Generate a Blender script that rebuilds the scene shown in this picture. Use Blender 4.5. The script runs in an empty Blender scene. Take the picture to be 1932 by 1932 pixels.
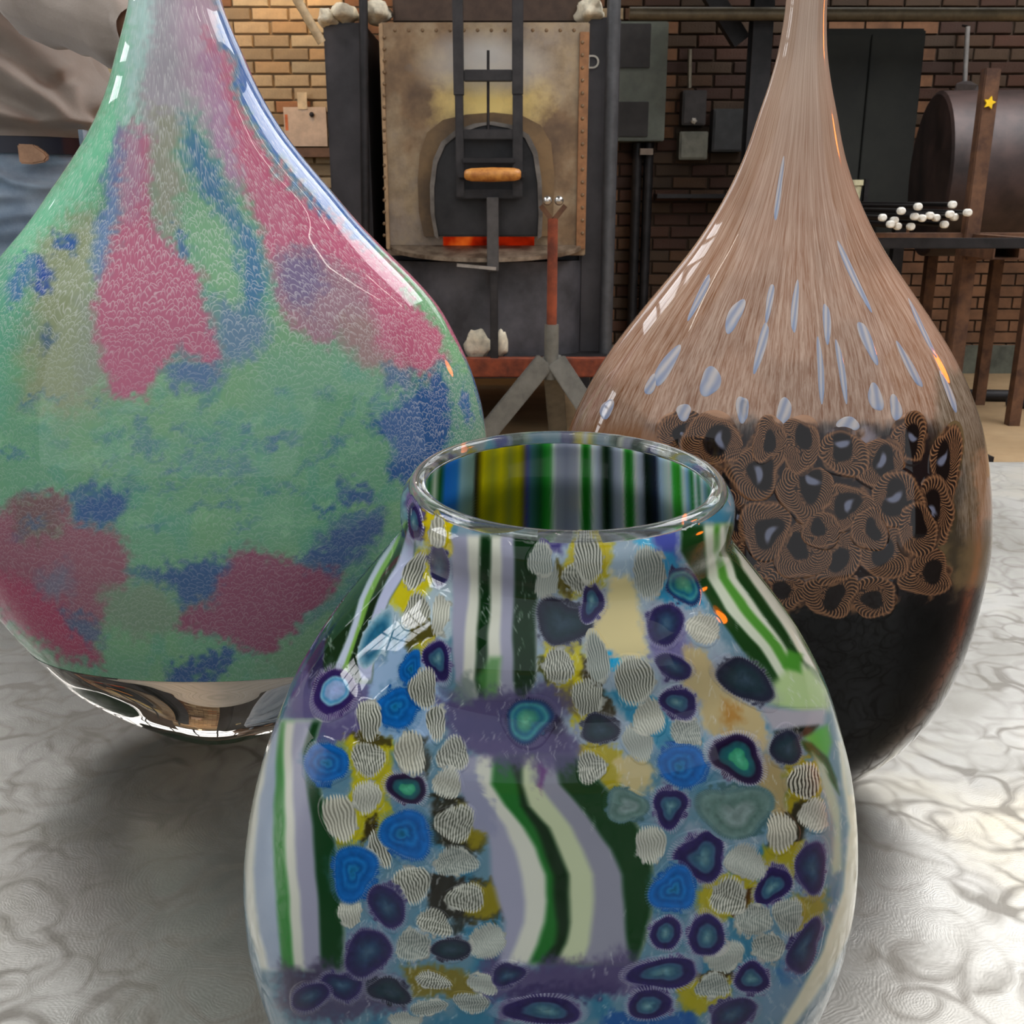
import bpy, bmesh, math, random
import numpy as np
from mathutils import Vector, Matrix, noise
random.seed(7)
RNG = np.random.default_rng(7)
S = bpy.context.scene
COL = S.collection
R = math.radians

# ------------------------------------------------------------------ camera
PITCH = R(17.0); FPX = 1932.0
CAMZ = 1.0
cam = bpy.data.cameras.new('camera'); camo = bpy.data.objects.new('camera', cam); COL.objects.link(camo)
cam.sensor_width = 36; cam.lens = 36; cam.clip_start = .01
camo.location = (0, 0, CAMZ); camo.rotation_euler = (R(90) - PITCH, 0, 0)
cam.dof.use_dof = True; cam.dof.focus_distance = .46; cam.dof.aperture_fstop = 64
S.camera = camo

# ------------------------------------------------------------------ world, exposure, render settings
W = bpy.data.worlds.new('world'); S.world = W; W.use_nodes = True
W.node_tree.nodes['Background'].inputs[0].default_value = (.90, .95, 1, 1)
W.node_tree.nodes['Background'].inputs[1].default_value = 1.15
S.view_settings.view_transform = 'Standard'; S.view_settings.look = 'None'
S.view_settings.exposure = 0.0; S.view_settings.gamma = 1; S.view_settings.use_curve_mapping = False
S.cycles.use_denoising = True
S.cycles.max_bounces = 10; S.cycles.diffuse_bounces = 3; S.cycles.glossy_bounces = 5; S.cycles.transmission_bounces = 8
S.cycles.sample_clamp_indirect = 6
S.cycles.caustics_reflective = False

# brightness of the daylight panes (W/m2/sr) and lamps
SKY_BACK, SKY_LEFT, SKY_RIGHT, SKY_TOP, TUBE = 3.0, 11.0, 10.5, 2.6, 22.0

TABZ = 0.65
FWD = np.array([0, math.cos(PITCH), -math.sin(PITCH)]); UP = np.array([0, math.sin(PITCH), math.cos(PITCH)])
def rays(px, py):
    px = np.asarray(px, float); py = np.asarray(py, float)
    d = np.zeros(px.shape + (3,))
    d[..., 0] = (px - 966) / FPX
    v = (966 - py) / FPX
    d[..., 1] = FWD[1] + UP[1] * v; d[..., 2] = FWD[2] + UP[2] * v
    return d
def at(px, py, Y):
    d = rays(px, py); k = Y / d[1]
    return Vector((d[0] * k, Y, CAMZ + d[2] * k))
def project(P):
    q = P - np.array([0, 0, CAMZ])
    zc = q @ FWD
    return 966 + q[..., 0] / zc * FPX, 966 - (q @ UP) / zc * FPX

# ------------------------------------------------------------------ object helpers
def link(name, mesh, mat=None, parent=None):
    o = bpy.data.objects.new(name, mesh); COL.objects.link(o)
    if mat is not None and hasattr(mesh, 'materials') and not mesh.materials: mesh.materials.append(mat)
    if parent is not None: o.parent = parent
    return o
def obj(name, bm, mat, parent=None, smooth=False, bevel=0):
    if bevel:
        bmesh.ops.bevel(bm, geom=list(bm.edges), offset=bevel, segments=2, affect='EDGES', clamp_overlap=True)
    me = bpy.data.meshes.new(name); bm.normal_update(); bm.to_mesh(me); bm.free()
    if smooth:
        me.polygons.foreach_set('use_smooth', [True] * len(me.polygons))
        if smooth != 'all':
            try: me.set_sharp_from_angle(angle=R(smooth if smooth is not True else 40))
            except Exception: pass
    return link(name, me, mat, parent)
def thing(name, label, cat, loc=(0, 0, 0), group=None):
    o = bpy.data.objects.new(name, None); COL.objects.link(o); o.location = loc; o.empty_display_size = .05
    o['label'] = label; o['category'] = cat
    if group: o['group'] = group
    bpy.context.view_layer.update()
    return o
def tag(o, label, cat, group=None):
    o['label'] = label; o['category'] = cat
    if group: o['group'] = group
    return o
def adopt(o, parent):                      # mesh built in world space, parent may sit elsewhere
    o.parent = parent; o.matrix_parent_inverse = Matrix.Translation(parent.location).inverted()
    return o
def part(name, bm, mat, parent, **k):
    return adopt(obj(name, bm, mat, None, **k), parent)
def bx(lo, hi, bm=None):
    bm = bm or bmesh.new()
    lo, hi = Vector(lo), Vector(hi)
    m = Matrix.Translation((lo + hi) / 2) @ Matrix.Diagonal((abs(hi.x - lo.x), abs(hi.y - lo.y), abs(hi.z - lo.z), 1))
    bmesh.ops.create_cube(bm, size=1, matrix=m); return bm
def pbox(x0, y0, x1, y1, Y, depth, bm=None):   # front face seen between two image points at distance Y
    a, b = at(x0, y0, Y), at(x1, y1, Y)
    return bx((min(a.x, b.x), Y, min(a.z, b.z)), (max(a.x, b.x), Y + depth, max(a.z, b.z)), bm)
def tube(pts, rad, bm=None, seg=10, caps=True):
    bm = bm or bmesh.new()
    pts = [Vector(p) for p in pts]; n = len(pts)
    rad = [rad] * n if not hasattr(rad, '__len__') else rad
    rings = []; up = None
    for i, p in enumerate(pts):
        t = (pts[min(i + 1, n - 1)] - pts[max(i - 1, 0)]).normalized()
        if up is None or abs(up.dot(t)) > .95:
            up = Vector((0, 0, 1)) if abs(t.z) < .9 else Vector((1, 0, 0))
        x = up.cross(t).normalized(); y = t.cross(x).normalized(); up = y
        rings.append([bm.verts.new(p + (x * math.cos(2 * math.pi * k / seg) + y * math.sin(2 * math.pi * k / seg)) * rad[i]) for k in range(seg)])
    for a, b in zip(rings, rings[1:]):
        for k in range(seg): bm.faces.new((a[k], a[(k + 1) % seg], b[(k + 1) % seg], b[k]))
    if caps:
        bm.faces.new(rings[0][::-1]); bm.faces.new(rings[-1])
    return bm
def bar(p, q, w, d, bm=None):                # rectangular bar between two points (w across, d in depth)
    bm = bm or bmesh.new()
    p, q = Vector(p), Vector(q); t = (q - p).normalized()
    y = Vector((0, 1, 0)) if abs(t.y) < .9 else Vector((1, 0, 0))
    x = y.cross(t).normalized(); y = t.cross(x)
    vs = []
    for c in (p, q):
        vs.append([bm.verts.new(c + x * (sx * w / 2) + y * (sy * d / 2)) for sx, sy in ((-1, -1), (1, -1), (1, 1), (-1, 1))])
    for k in range(4): bm.faces.new((vs[0][k], vs[0][(k + 1) % 4], vs[1][(k + 1) % 4], vs[1][k]))
    bm.faces.new(vs[0][::-1]); bm.faces.new(vs[1]); return bm
def sphere(c, r, bm=None, sc=(1, 1, 1), u=12, v=8):
    bm = bm or bmesh.new()
    bmesh.ops.create_uvsphere(bm, u_segments=u, v_segments=v, radius=r, matrix=Matrix.Translation(c) @ Matrix.Diagonal((*sc, 1))); return bm
def prism(pts2, y0, y1, bm=None):            # outline in x,z, between two depths
    bm = bm or bmesh.new()
    a = [bm.verts.new((x, y0, z)) for x, z in pts2]; b = [bm.verts.new((x, y1, z)) for x, z in pts2]
    n = len(pts2)
    for k in range(n): bm.faces.new((a[k], a[(k + 1) % n], b[(k + 1) % n], b[k]))
    bm.faces.new(a[::-1]); bm.faces.new(b)
    bmesh.ops.recalc_face_normals(bm, faces=list(bm.faces)); return bm
def pprism(pxs, Y, depth, bm=None):
    return prism([(at(x, y, Y).x, at(x, y, Y).z) for x, y in pxs], Y, Y + depth, bm)
def grid_mesh(name, V, nu, nv, wrap_u=False, col=None, flow=None):
    """V: (nv*nu,3) rows of nu points"""
    me = bpy.data.meshes.new(name)
    nq = nu if wrap_u else nu - 1
    i = np.arange(nq); j = np.arange(nv - 1)
    I, J = np.meshgrid(i, j)
    I2 = (I + 1) % nu
    F = np.stack([J * nu + I, J * nu + I2, (J + 1) * nu + I2, (J + 1) * nu + I], -1).reshape(-1, 4)
    me.vertices.add(len(V)); me.vertices.foreach_set('co', np.ascontiguousarray(V, np.float32).ravel())
    me.loops.add(F.size); me.loops.foreach_set('vertex_index', F.ravel().astype(np.int32))
    me.polygons.add(len(F)); me.polygons.foreach_set('loop_start', (np.arange(len(F)) * 4).astype(np.int32))
    try: me.polygons.foreach_set('loop_total', np.full(len(F), 4, np.int32))
    except Exception: pass
    me.update(calc_edges=True)
    me.polygons.foreach_set('use_smooth', np.ones(len(F), bool))
    if col is not None:
        c = np.ones((len(V), 4), np.float32); c[:, :col.shape[1]] = col
        at_ = me.color_attributes.new('Col', 'FLOAT_COLOR', 'POINT'); at_.data.foreach_set('color', c.ravel())
    if flow is not None:
        at_ = me.attributes.new('flow', 'FLOAT_VECTOR', 'POINT'); at_.data.foreach_set('vector', np.ascontiguousarray(flow, np.float32).ravel())
    me.validate()
    return me

# ------------------------------------------------------------------ materials
def lin(c):
    c = np.asarray(c, float) / 255.
    return np.where(c <= .04045, c / 12.92, ((c + .055) / 1.055) ** 2.4)
def lin4(c): return (*[float(v) for v in lin(c)], 1)
class NT:
    def __init__(s, name):
        s.m = bpy.data.materials.new(name); s.m.use_nodes = True
        s.t = s.m.node_tree; s.t.nodes.clear()
        s.out = s.n('ShaderNodeOutputMaterial')
    def n(s, kind, **k):
        x = s.t.nodes.new(kind)
        for a, v in k.items(): setattr(x, a, v)
        return x
    def l(s, a, b): s.t.links.new(a, b)
    def bsdf(s, **k):
        b = s.n('ShaderNodeBsdfPrincipled'); s.l(b.outputs[0], s.out.inputs[0])
        for a, v in k.items(): b.inputs[a.replace('_', ' ')].default_value = v
        return b
    def math(s, op, a, b=None, c=None):
        x = s.n('ShaderNodeMath', operation=op)
        for i, v in enumerate((a, b, c)):
            if v is None: continue
            if isinstance(v, (int, float)): x.inputs[i].default_value = v
            else: s.l(v, x.inputs[i])
        return x.outputs[0]
    def mix(s, f, a, b, blend='MIX'):
        x = s.n('ShaderNodeMix', data_type='RGBA', blend_type=blend)
        for i, v in ((0, f), (6, a), (7, b)):
            if isinstance(v, (int, float)): x.inputs[i].default_value = v
            elif isinstance(v, (tuple, list)): x.inputs[i].default_value = v if len(v) == 4 else (*v, 1)
            else: s.l(v, x.inputs[i])
        return x.outputs[2]
    def ramp(s, f, stops):
        r = s.n('ShaderNodeValToRGB'); e = r.color_ramp.elements
        while len(e) < len(stops): e.new(.5)
        for q, (p, c) in zip(e, stops):
            q.position = p; q.color = c if len(c) == 4 else (*c, 1)
        s.l(f, r.inputs[0]); return r.outputs[0]
    def noise(s, scale, detail=4, vec=None, rough=.5, dist=0):
        x = s.n('ShaderNodeTexNoise'); x.inputs['Scale'].default_value = scale; x.inputs['Detail'].default_value = detail
        x.inputs['Roughness'].default_value = rough; x.inputs['Distortion'].default_value = dist
        if vec is not None: s.l(vec, x.inputs['Vector'])
        return x
    def coord(s, kind='Object', scale=None):
        t = s.n('ShaderNodeTexCoord').outputs[kind]
        if scale:
            mp = s.n('ShaderNodeMapping'); mp.inputs['Scale'].default_value = scale; s.l(t, mp.inputs[0]); t = mp.outputs[0]
        return t
    def bump(s, h, strength, dist, b):
        x = s.n('ShaderNodeBump'); x.inputs['Strength'].default_value = strength; x.inputs['Distance'].default_value = dist
        s.l(h, x.inputs['Height']); s.l(x.outputs[0], b.inputs['Normal'])
def mat(name, c, rough=.5, metal=0, var=.12, scale=18, bump=0, c2=None, spec=.5):
    """plain surface with a little noise in its colour"""
    t = NT(name); b = t.bsdf(Roughness=rough, Metallic=metal)
    b.inputs['Specular IOR Level'].default_value = spec
    n = t.noise(scale, 5, t.coord('Object'), .6)
    A = lin(c); B = lin(c2) if c2 is not None else A * (1 - 2.2 * var)
    A2 = A if c2 is not None else np.minimum(A * (1 + var), 1)
    t.l(t.ramp(n.outputs[0], [(.35, tuple(B)), (.65, tuple(A2))]), b.inputs['Base Color'])
    if bump: t.bump(n.outputs[0], .5, bump, b)
    return t.m
def emit(name, c, s):
    t = NT(name); e = t.n('ShaderNodeEmission'); e.inputs[0].default_value = lin4(c); e.inputs[1].default_value = s
    t.l(e.outputs[0], t.out.inputs[0]); return t.m

# ------------------------------------------------------------------ 2-D design boards (numpy), used for the glass colours
def smooth(e0, e1, x):
    t = np.clip((x - e0) / (e1 - e0), 0, 1); return t * t * (3 - 2 * t)
def vnoise(h, w, cell, seed, oct=3):
    r = np.random.default_rng(seed); out = np.zeros((h, w)); amp = 1; tot = 0
    for o in range(oct):
        c = max(cell / 2 ** o, 2); gh, gw = int(h / c) + 3, int(w / c) + 3
        g = r.random((gh, gw)); y = np.arange(h) / c; x = np.arange(w) / c
        yi, xi = y.astype(int), x.astype(int); fy, fx = y - yi, x - xi
        fy = fy * fy * (3 - 2 * fy); fx = fx * fx * (3 - 2 * fx)
        a = g[yi][:, xi] * (1 - fx) + g[yi][:, xi + 1] * fx
        b = g[yi + 1][:, xi] * (1 - fx) + g[yi + 1][:, xi + 1] * fx
        out += amp * (a * (1 - fy[:, None]) + b * fy[:, None]); tot += amp; amp *= .5
    return out / tot
class Board:
    clean = False                        # True: drawn cane edges, without the ragged warp
    def __init__(s, x0, y0, x1, y1, base, warp=0, cell=60, seed=1, step=1, fine=12):
        s.x0, s.y0, s.st = x0, y0, step
        s.w, s.h = int((x1 - x0) / step), int((y1 - y0) / step)
        s.c = np.tile(np.array(base, float), (s.h, s.w, 1))
        Y, X = np.mgrid[0:s.h, 0:s.w].astype(float)
        s.X0, s.Y0 = X * step + x0, Y * step + y0
        s.X = s.X0 + (vnoise(s.h, s.w, cell / step, seed) - .5) * 2 * warp
        s.Y = s.Y0 + (vnoise(s.h, s.w, cell / step, seed + 50) - .5) * 2 * warp
        s.B = (vnoise(s.h, s.w, 70 / step, seed + 91, 2) - .5) * 8
        s.X += (vnoise(s.h, s.w, 9 / step, seed + 7, 2) - .5) * fine; s.Y += (vnoise(s.h, s.w, 9 / step, seed + 57, 2) - .5) * fine * 1.6
    def win(s, xs, ys, pad):
        a = max(0, int((min(xs) - pad - s.x0) / s.st)); b = min(s.w, int((max(xs) + pad - s.x0) / s.st) + 2)
        c = max(0, int((min(ys) - pad - s.y0) / s.st)); d = min(s.h, int((max(ys) + pad - s.y0) / s.st) + 2)
        return slice(c, max(c, d)), slice(a, max(a, b))
    def blend(s, w, al, col):
        if np.ndim(al) == 2: al = al[..., None]
        s.c[w] = s.c[w] * (1 - al) + np.asarray(col, float) * al
    def poly(s, pts, col, soft=4, alpha=1, pad=40):
        xs, ys = zip(*pts); w = s.win(xs, ys, pad); X, Y = (s.X0[w] + s.B[w], s.Y0[w]) if s.clean else (s.X[w], s.Y[w])
        if X.size == 0: return
        ins = np.zeros(X.shape, bool); dm = np.full(X.shape, 1e9)
        for (x1, y1), (x2, y2) in zip(pts, list(pts[1:]) + [pts[0]]):
            c = ((y1 > Y) != (y2 > Y)) & (X < (x2 - x1) * (Y - y1) / ((y2 - y1) or 1e-9) + x1); ins ^= c
            dx, dy = x2 - x1, y2 - y1; t = np.clip(((X - x1) * dx + (Y - y1) * dy) / (dx * dx + dy * dy + 1e-9), 0, 1)
            dm = np.minimum(dm, (X - x1 - t * dx) ** 2 + (Y - y1 - t * dy) ** 2)
        sd = np.sqrt(dm) * np.where(ins, 1, -1)
        s.blend(w, alpha * smooth(-soft, soft, sd), col)
    def ell(s, cx, cy, rx, ry, col, rot=0, soft=.2, alpha=1):
        m = max(rx, ry) * 1.5; w = s.win((cx - m, cx + m), (cy - m, cy + m), 10); X, Y = s.X[w] - cx, s.Y[w] - cy
        a = R(rot); u = (X * math.cos(a) + Y * math.sin(a)) / rx; v = (-X * math.sin(a) + Y * math.cos(a)) / ry
        s.blend(w, alpha * smooth(1 + soft, 1 - soft, np.hypot(u, v)), col)
    def line(s, pts, wid, col, soft=1.0, alpha=1, raw=False):
        xs, ys = zip(*pts); w = s.win(xs, ys, 12 + wid); X, Y = (s.X0[w], s.Y0[w]) if raw else (s.X[w], s.Y[w])
        if X.size == 0: return
        dm = np.full(X.shape, 1e9)
        for (x1, y1), (x2, y2) in zip(pts, pts[1:]):
            dx, dy = x2 - x1, y2 - y1; t = np.clip(((X - x1) * dx + (Y - y1) * dy) / (dx * dx + dy * dy + 1e-9), 0, 1)
            dm = np.minimum(dm, (X - x1 - t * dx) ** 2 + (Y - y1 - t * dy) ** 2)
        s.blend(w, alpha * smooth(wid / 2 + soft, max(wid / 2 - soft, 0), np.sqrt(dm)), col)
    def bands(s, rows, cols, soft=3):
        """rows: [(y,[x0,x1..xn])], n colours between the boundaries"""
        ys = [r[0] for r in rows]; XB = np.array([r[1] for r in rows], float)
        w = s.win((XB.min(), XB.max()), (ys[0], ys[-1]), 6); X, Y = s.X0[w] + s.B[w], s.Y0[w]
        if X.size == 0: return
        bs = [np.interp(Y, ys, XB[:, k]) for k in range(XB.shape[1])]
        m = smooth(ys[0] - 8, ys[0] + 8, Y) * smooth(ys[-1] + 8, ys[-1] - 8, Y)
        for k, c in enumerate(cols):
            s.blend(w, m * smooth(bs[k] - soft, bs[k] + soft, X) * smooth(bs[-1] + soft, bs[-1] - soft, X), c)
    def get(s, px, py):
        x = np.clip((px - s.x0) / s.st, 0, s.w - 1.01); y = np.clip((py - s.y0) / s.st, 0, s.h - 1.01)
        i, j = x.astype(int), y.astype(int); fx, fy = (x - i)[..., None], (y - j)[..., None]
        return (s.c[j, i] * (1 - fx) + s.c[j, i + 1] * fx) * (1 - fy) + (s.c[j + 1, i] * (1 - fx) + s.c[j + 1, i + 1] * fx) * fy

# ------------------------------------------------------------------ blown forms: oval section a(z) x b(z) about a shifting axis
def pchip(x, y, xq):
    x, y = np.asarray(x, float), np.asarray(y, float); h = np.diff(x); d = np.diff(y) / h; m = np.zeros(len(x))
    for k in range(1, len(x) - 1):
        if d[k - 1] * d[k] > 0:
            w1, w2 = 2 * h[k] + h[k - 1], h[k] + 2 * h[k - 1]; m[k] = (w1 + w2) / (w1 / d[k - 1] + w2 / d[k])
    m[0], m[-1] = d[0], d[-1]
    k = np.clip(np.searchsorted(x, xq) - 1, 0, len(h) - 1); t = np.clip((xq - x[k]) / h[k], 0, 1)
    return (1 + 2 * t) * (1 - t) ** 2 * y[k] + t * (1 - t) ** 2 * h[k] * m[k] + t * t * (3 - 2 * t) * y[k + 1] + t * t * (t - 1) * h[k] * m[k + 1]
class Form:
    def __init__(s, Y0, prof, ratio, extra=()):
        """prof: (image y, half width, axis x) read in the plane Y0; ratio: (z, depth/width)"""
        P = []
        for y, hw, xc in prof:
            c, e = at(xc, y, Y0), at(xc + hw, y, Y0); P.append((c.z, e.x - c.x, c.x))
        P += list(extra)
        P.sort(); P = np.array(P); s.Y0 = Y0; P[0, 0] = max(P[0, 0], TABZ + .0006)
        s.z0, s.z1 = P[0, 0], P[-1, 0]
        s.Z = np.linspace(s.z0, s.z1, 1500); s.A = pchip(P[:, 0], P[:, 1], s.Z)
        k = np.polyfit(P[:, 0], P[:, 2], 2 if len(P) > 6 else 1); s.X = np.polyval(k, s.Z)
        ker = np.hanning(31); ker /= ker.sum()
        for _ in range(2):
            Ap = np.pad(s.A, 15, mode='reflect', reflect_type='odd'); s.A = np.convolve(Ap, ker, 'valid')
        rz, rv = zip(*ratio); s.B = s.A * pchip(rz, rv, s.Z)
    def F(s, P):
        z = P[..., 2]; a = np.interp(z, s.Z, s.A); b = np.interp(z, s.Z, s.B); c = np.interp(z, s.Z, s.X)
        return ((P[..., 0] - c) / a) ** 2 + ((P[..., 1] - s.Y0) / b) ** 2 - 1
    def hit(s, px, py):
        d = rays(px, py); d = d / np.linalg.norm(d, axis=-1, keepdims=True); o = np.array([0, 0, CAMZ])
        bm = s.B.max() + .01
        t0 = (s.Y0 - bm) / d[..., 1]; t1 = (s.Y0 + .35 * bm) / d[..., 1]
        lo = t0.copy(); hi = t1.copy(); found = np.zeros(t0.shape, bool); best = np.full(t0.shape, 1e9); tb = t0.copy()
        N = 70; prev = t0
        for k in range(1, N + 1):
            t = t0 + (t1 - t0) * k / N; P = o + d * t[..., None]
            f = s.F(P); bad = (P[..., 2] < s.z0) | (P[..., 2] > s.z1); f = np.where(bad, 50, f)
            new = (f < 0) & ~found; lo = np.where(new, prev, lo); hi = np.where(new, t, hi); found |= f < 0
            imp = (f < best) & ~found; best = np.where(imp, f, best); tb = np.where(imp, t, tb); prev = t
        for _ in range(14):
            m = (lo + hi) / 2; f = s.F(o + d * m[..., None]); hi = np.where(f < 0, m, hi); lo = np.where(f < 0, lo, m)
        t = np.where(found, hi, tb); P = o + d * t[..., None]
        if (~found).any():                                    # beyond the outline: pull onto it
            z = np.clip(P[..., 2], s.z0, s.z1); a = np.interp(z, s.Z, s.A); b = np.interp(z, s.Z, s.B); c = np.interp(z, s.Z, s.X)
            q = np.sqrt(np.maximum(s.F(np.stack([P[..., 0], P[..., 1], z], -1)) + 1, 1e-9))
            Pn = np.stack([c + (P[..., 0] - c) / q, s.Y0 + (P[..., 1] - s.Y0) / q, z], -1)
            P = np.where(found[..., None], P, Pn)
        return P
    def normal(s, P):
        e = 1e-4; n = np.stack([(s.F(P + np.eye(3)[k] * e) - s.F(P - np.eye(3)[k] * e)) / (2 * e) for k in range(3)], -1)
        return n / np.linalg.norm(n, axis=-1, keepdims=True)
    def rows(s, n, za=None, zb=None):
        za = s.z0 if za is None else za; zb = s.z1 if zb is None else zb
        z = np.linspace(za, zb, 3000); a = np.interp(z, s.Z, s.A); L = np.concatenate([[0], np.cumsum(np.hypot(np.diff(z), np.diff(a)))])
        return np.interp(np.linspace(0, L[-1], n), L, z)
    def surface(s, z, th, off=0.):
        """th=0 is the front (towards -y)"""
        Z, T = np.meshgrid(z, th, indexing='ij'); a = np.interp(Z, s.Z, s.A) + off; b = np.interp(Z, s.Z, s.B) + off; c = np.interp(Z, s.Z, s.X)
        return np.stack([c + a * np.sin(T), s.Y0 - b * np.cos(T), Z], -1)
def thetas(nf, nb):
    return np.concatenate([np.linspace(-math.pi / 2, math.pi / 2, nf, endpoint=False), np.linspace(math.pi / 2, 1.5 * math.pi, nb, endpoint=False)])
def chart(form, z, T):
    """board coordinates of the surface; past the flanks the design turns back and repeats on the far side"""
    T = (np.asarray(T) + math.pi) % (2 * math.pi) - math.pi; a = np.abs(T); L = R(82)
    s = np.where(a < L, np.sin(a), math.sin(L) - (a - L) / (math.pi - L) * 2 * math.sin(L))
    return project(form.surface(z, np.sign(T) * np.arcsin(np.clip(s, -1, 1))))
def disc(n):
    g = np.linspace(-1, 1, n); U, Vv = np.meshgrid(g, g)
    return U * np.sqrt(1 - Vv ** 2 / 2), Vv * np.sqrt(1 - U ** 2 / 2)
def patch(name, form, board, parent, m, cx, cy, rx, ry, rot, fun, seed, step=1.5, off=.00016, grow=1.22):
    """a slice of cane fused in the surface: a small curved plate lying on the form"""
    n = int(max(rx, ry) * 2 * grow / step) + 3
    U, Vv = disc(n); U, Vv = U * grow, Vv * grow
    a = R(rot); k_ = 1 + .09 * np.sin(3 * np.arctan2(Vv, U) + seed) + .06 * np.sin(2 * np.arctan2(Vv, U) - 2 * seed); px = cx + k_ * U * rx * math.cos(a) - k_ * Vv * ry * math.sin(a); py = cy + k_ * U * rx * math.sin(a) + k_ * Vv * ry * math.cos(a)
    P = form.hit(px, py); N = form.normal(P)
    edge = np.clip((grow - np.hypot(U, Vv)) / .1, 0, 1)
    P = P + N * (off * (.3 + .7 * edge))[..., None]
    r = np.random.default_rng(seed)
    c, al = fun(U, Vv, rx, ry, r)
    bg = board.get(px, py) if board is not None else np.zeros(px.shape + (3,))
    c = bg * (1 - al[..., None]) + c * al[..., None]
    me = grid_mesh(name, P.reshape(-1, 3), n, n, col=lin(np.clip(c, 0, 255)).reshape(-1, 3))
    o = link(name, me, m); adopt(o, parent); return o
# ================================================================== room shell
YW = 6.2
def struct(name, bm, m, **k):
    o = obj(name, bm, m, None, **k); o['kind'] = 'structure'; return o
def mortar_mat():
    t = NT('mortar'); b = t.bsdf(Roughness=.95); c = t.coord('Object'); n = t.noise(9, 5, c, .6); x = t.n('ShaderNodeSeparateXYZ'); t.l(c, x.inputs[0])
    k = t.math('ADD', x.outputs[0], t.math('MULTIPLY', n.outputs[0], .4))
    t.l(t.mix(t.ramp(t.math('MULTIPLY_ADD', k, .5, .5), [(.5, (0, 0, 0)), (.75, (1, 1, 1))]), t.mix(n.outputs[0], tuple(lin((170, 146, 112))), tuple(lin((130, 108, 82)))), tuple(lin((62, 48, 36)))), b.inputs['Base Color']); return t.m  # darker right of the furnace: shade on that side put into the mortar colour
M_MORTAR = mortar_mat()
M_PLASTER = mat('dark_wall_paint', (70, 62, 54), .9, var=.15, scale=3)
M_ROOF = mat('dark_roof_boards', (62, 56, 50), .9, var=.2, scale=4)
def floor_mat():
    t = NT('concrete_floor'); b = t.bsdf(Roughness=.55); c = t.coord('Object')
    n = t.noise(1.1, 6, c, .62); n2 = t.noise(14, 5, c, .6)
    col = t.ramp(n.outputs[0], [(.3, tuple(lin((120, 98, 70)))), (.5, tuple(lin((178, 148, 110)))), (.72, tuple(lin((196, 168, 130))))])
    t.l(t.mix(t.math('MULTIPLY', n2.outputs[0], .35), col, tuple(lin((90, 78, 62)))), b.inputs['Base Color'])
    t.bump(n2.outputs[0], .25, .004, b); return t.m
struct('floor', bx((-5, -3.5, -.1), (6, YW, 0)), floor_mat())
wall_back = struct('wall_back', bx((-5, YW, 0), (6, YW + .2, 4.4)), M_MORTAR)
# side, rear walls and roof with openings for the windows
def wall_open(name, axis, pos, lo, hi, holes, m, th=.15):
    """vertical wall (axis x or y) or flat roof (axis z) made as one mesh of panels around its openings"""
    us = sorted({lo[0], hi[0], *[h[0] for h in holes], *[h[2] for h in holes]}); vs = sorted({lo[1], hi[1], *[h[1] for h in holes], *[h[3] for h in holes]})
    bm = bmesh.new()
    for u0, u1 in zip(us, us[1:]):
        for v0, v1 in zip(vs, vs[1:]):
            uc, vc = (u0 + u1) / 2, (v0 + v1) / 2
            if any(h[0] < uc < h[2] and h[1] < vc < h[3] for h in holes): continue
            if axis == 'x': bx((pos, u0, v0), (pos + th, u1, v1), bm)
            elif axis == 'y': bx((u0, pos, v0), (u1, pos + th, v1), bm)
            else: bx((u0, v0, pos), (u1, v1, pos + th), bm)
    return struct(name, bm, m)
M_FRAME = mat('window_frame_steel', (60, 62, 60), .5, .3)
WN = [0]
def window(axis, pos, h, strength, nu, nv, c=(246, 247, 250)):
    WN[0] += 1
    o = bpy.data.objects.new('window_%d' % WN[0], None); COL.objects.link(o); o['kind'] = 'structure'
    P = (lambda u, v, d: (pos + d, u, v)) if axis == 'x' else (lambda u, v, d: (u, pos + d, v)) if axis == 'y' else (lambda u, v, d: (u, v, pos + d))
    o.location = P((h[0] + h[2]) / 2, (h[1] + h[3]) / 2, 0); bpy.context.view_layer.update()
    bm = bmesh.new(); w = .05
    for i in range(nu + 1):
        u = h[0] + (h[2] - h[0]) * i / nu; bx(P(u - w / 2, h[1], .0), P(u + w / 2, h[3], .08), bm)
    for i in range(nv + 1):
        v = h[1] + (h[3] - h[1]) * i / nv; bx(P(h[0], v - w / 2, .01), P(h[2], v + w / 2, .07), bm)
    part('window_frame', bm, M_FRAME, o)
    part('pane', bx(P(h[0], h[1], .04), P(h[2], h[3], .05)), emit('daylight_pane_%d' % WN[0], c, strength), o)
ROOFZ = 4.2
SKYL = [(-4.2, 1.6, -2.4, 4.6), (1.7, 1.4, 4.2, 4.8), (-1.5, -1.3, 1.5, .9)]  # last opening: unseen skylight added to light the vase tops
wall_open('ceiling', 'z', ROOFZ, (-5, -1.6), (6, YW), SKYL, M_ROOF)
window('z', ROOFZ, SKYL[0], SKY_LEFT, 4, 3); window('z', ROOFZ, SKYL[1], SKY_RIGHT, 1, 2); window('z', ROOFZ, SKYL[2], SKY_TOP, 3, 2)
HL = [(.6, 1.3, 2.4, 3.2)]
wall_open('wall_left', 'x', -5.15, (-3.5, 0), (YW, ROOFZ), HL, M_PLASTER); window('x', -5.15, HL[0], SKY_LEFT, 4, 4)
wall_open('wall_right', 'x', 6.0, (-3.5, 0), (YW, ROOFZ), [], M_PLASTER)
# no rear wall behind the camera: left out so soft world light fills in
# clerestory panes, unseen, added high on the back wall to brighten the table top
HB = (-4.4, 2.7, 5.0, 3.95)
window('y', YW - .1, HB, SKY_BACK, 14, 3)
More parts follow.
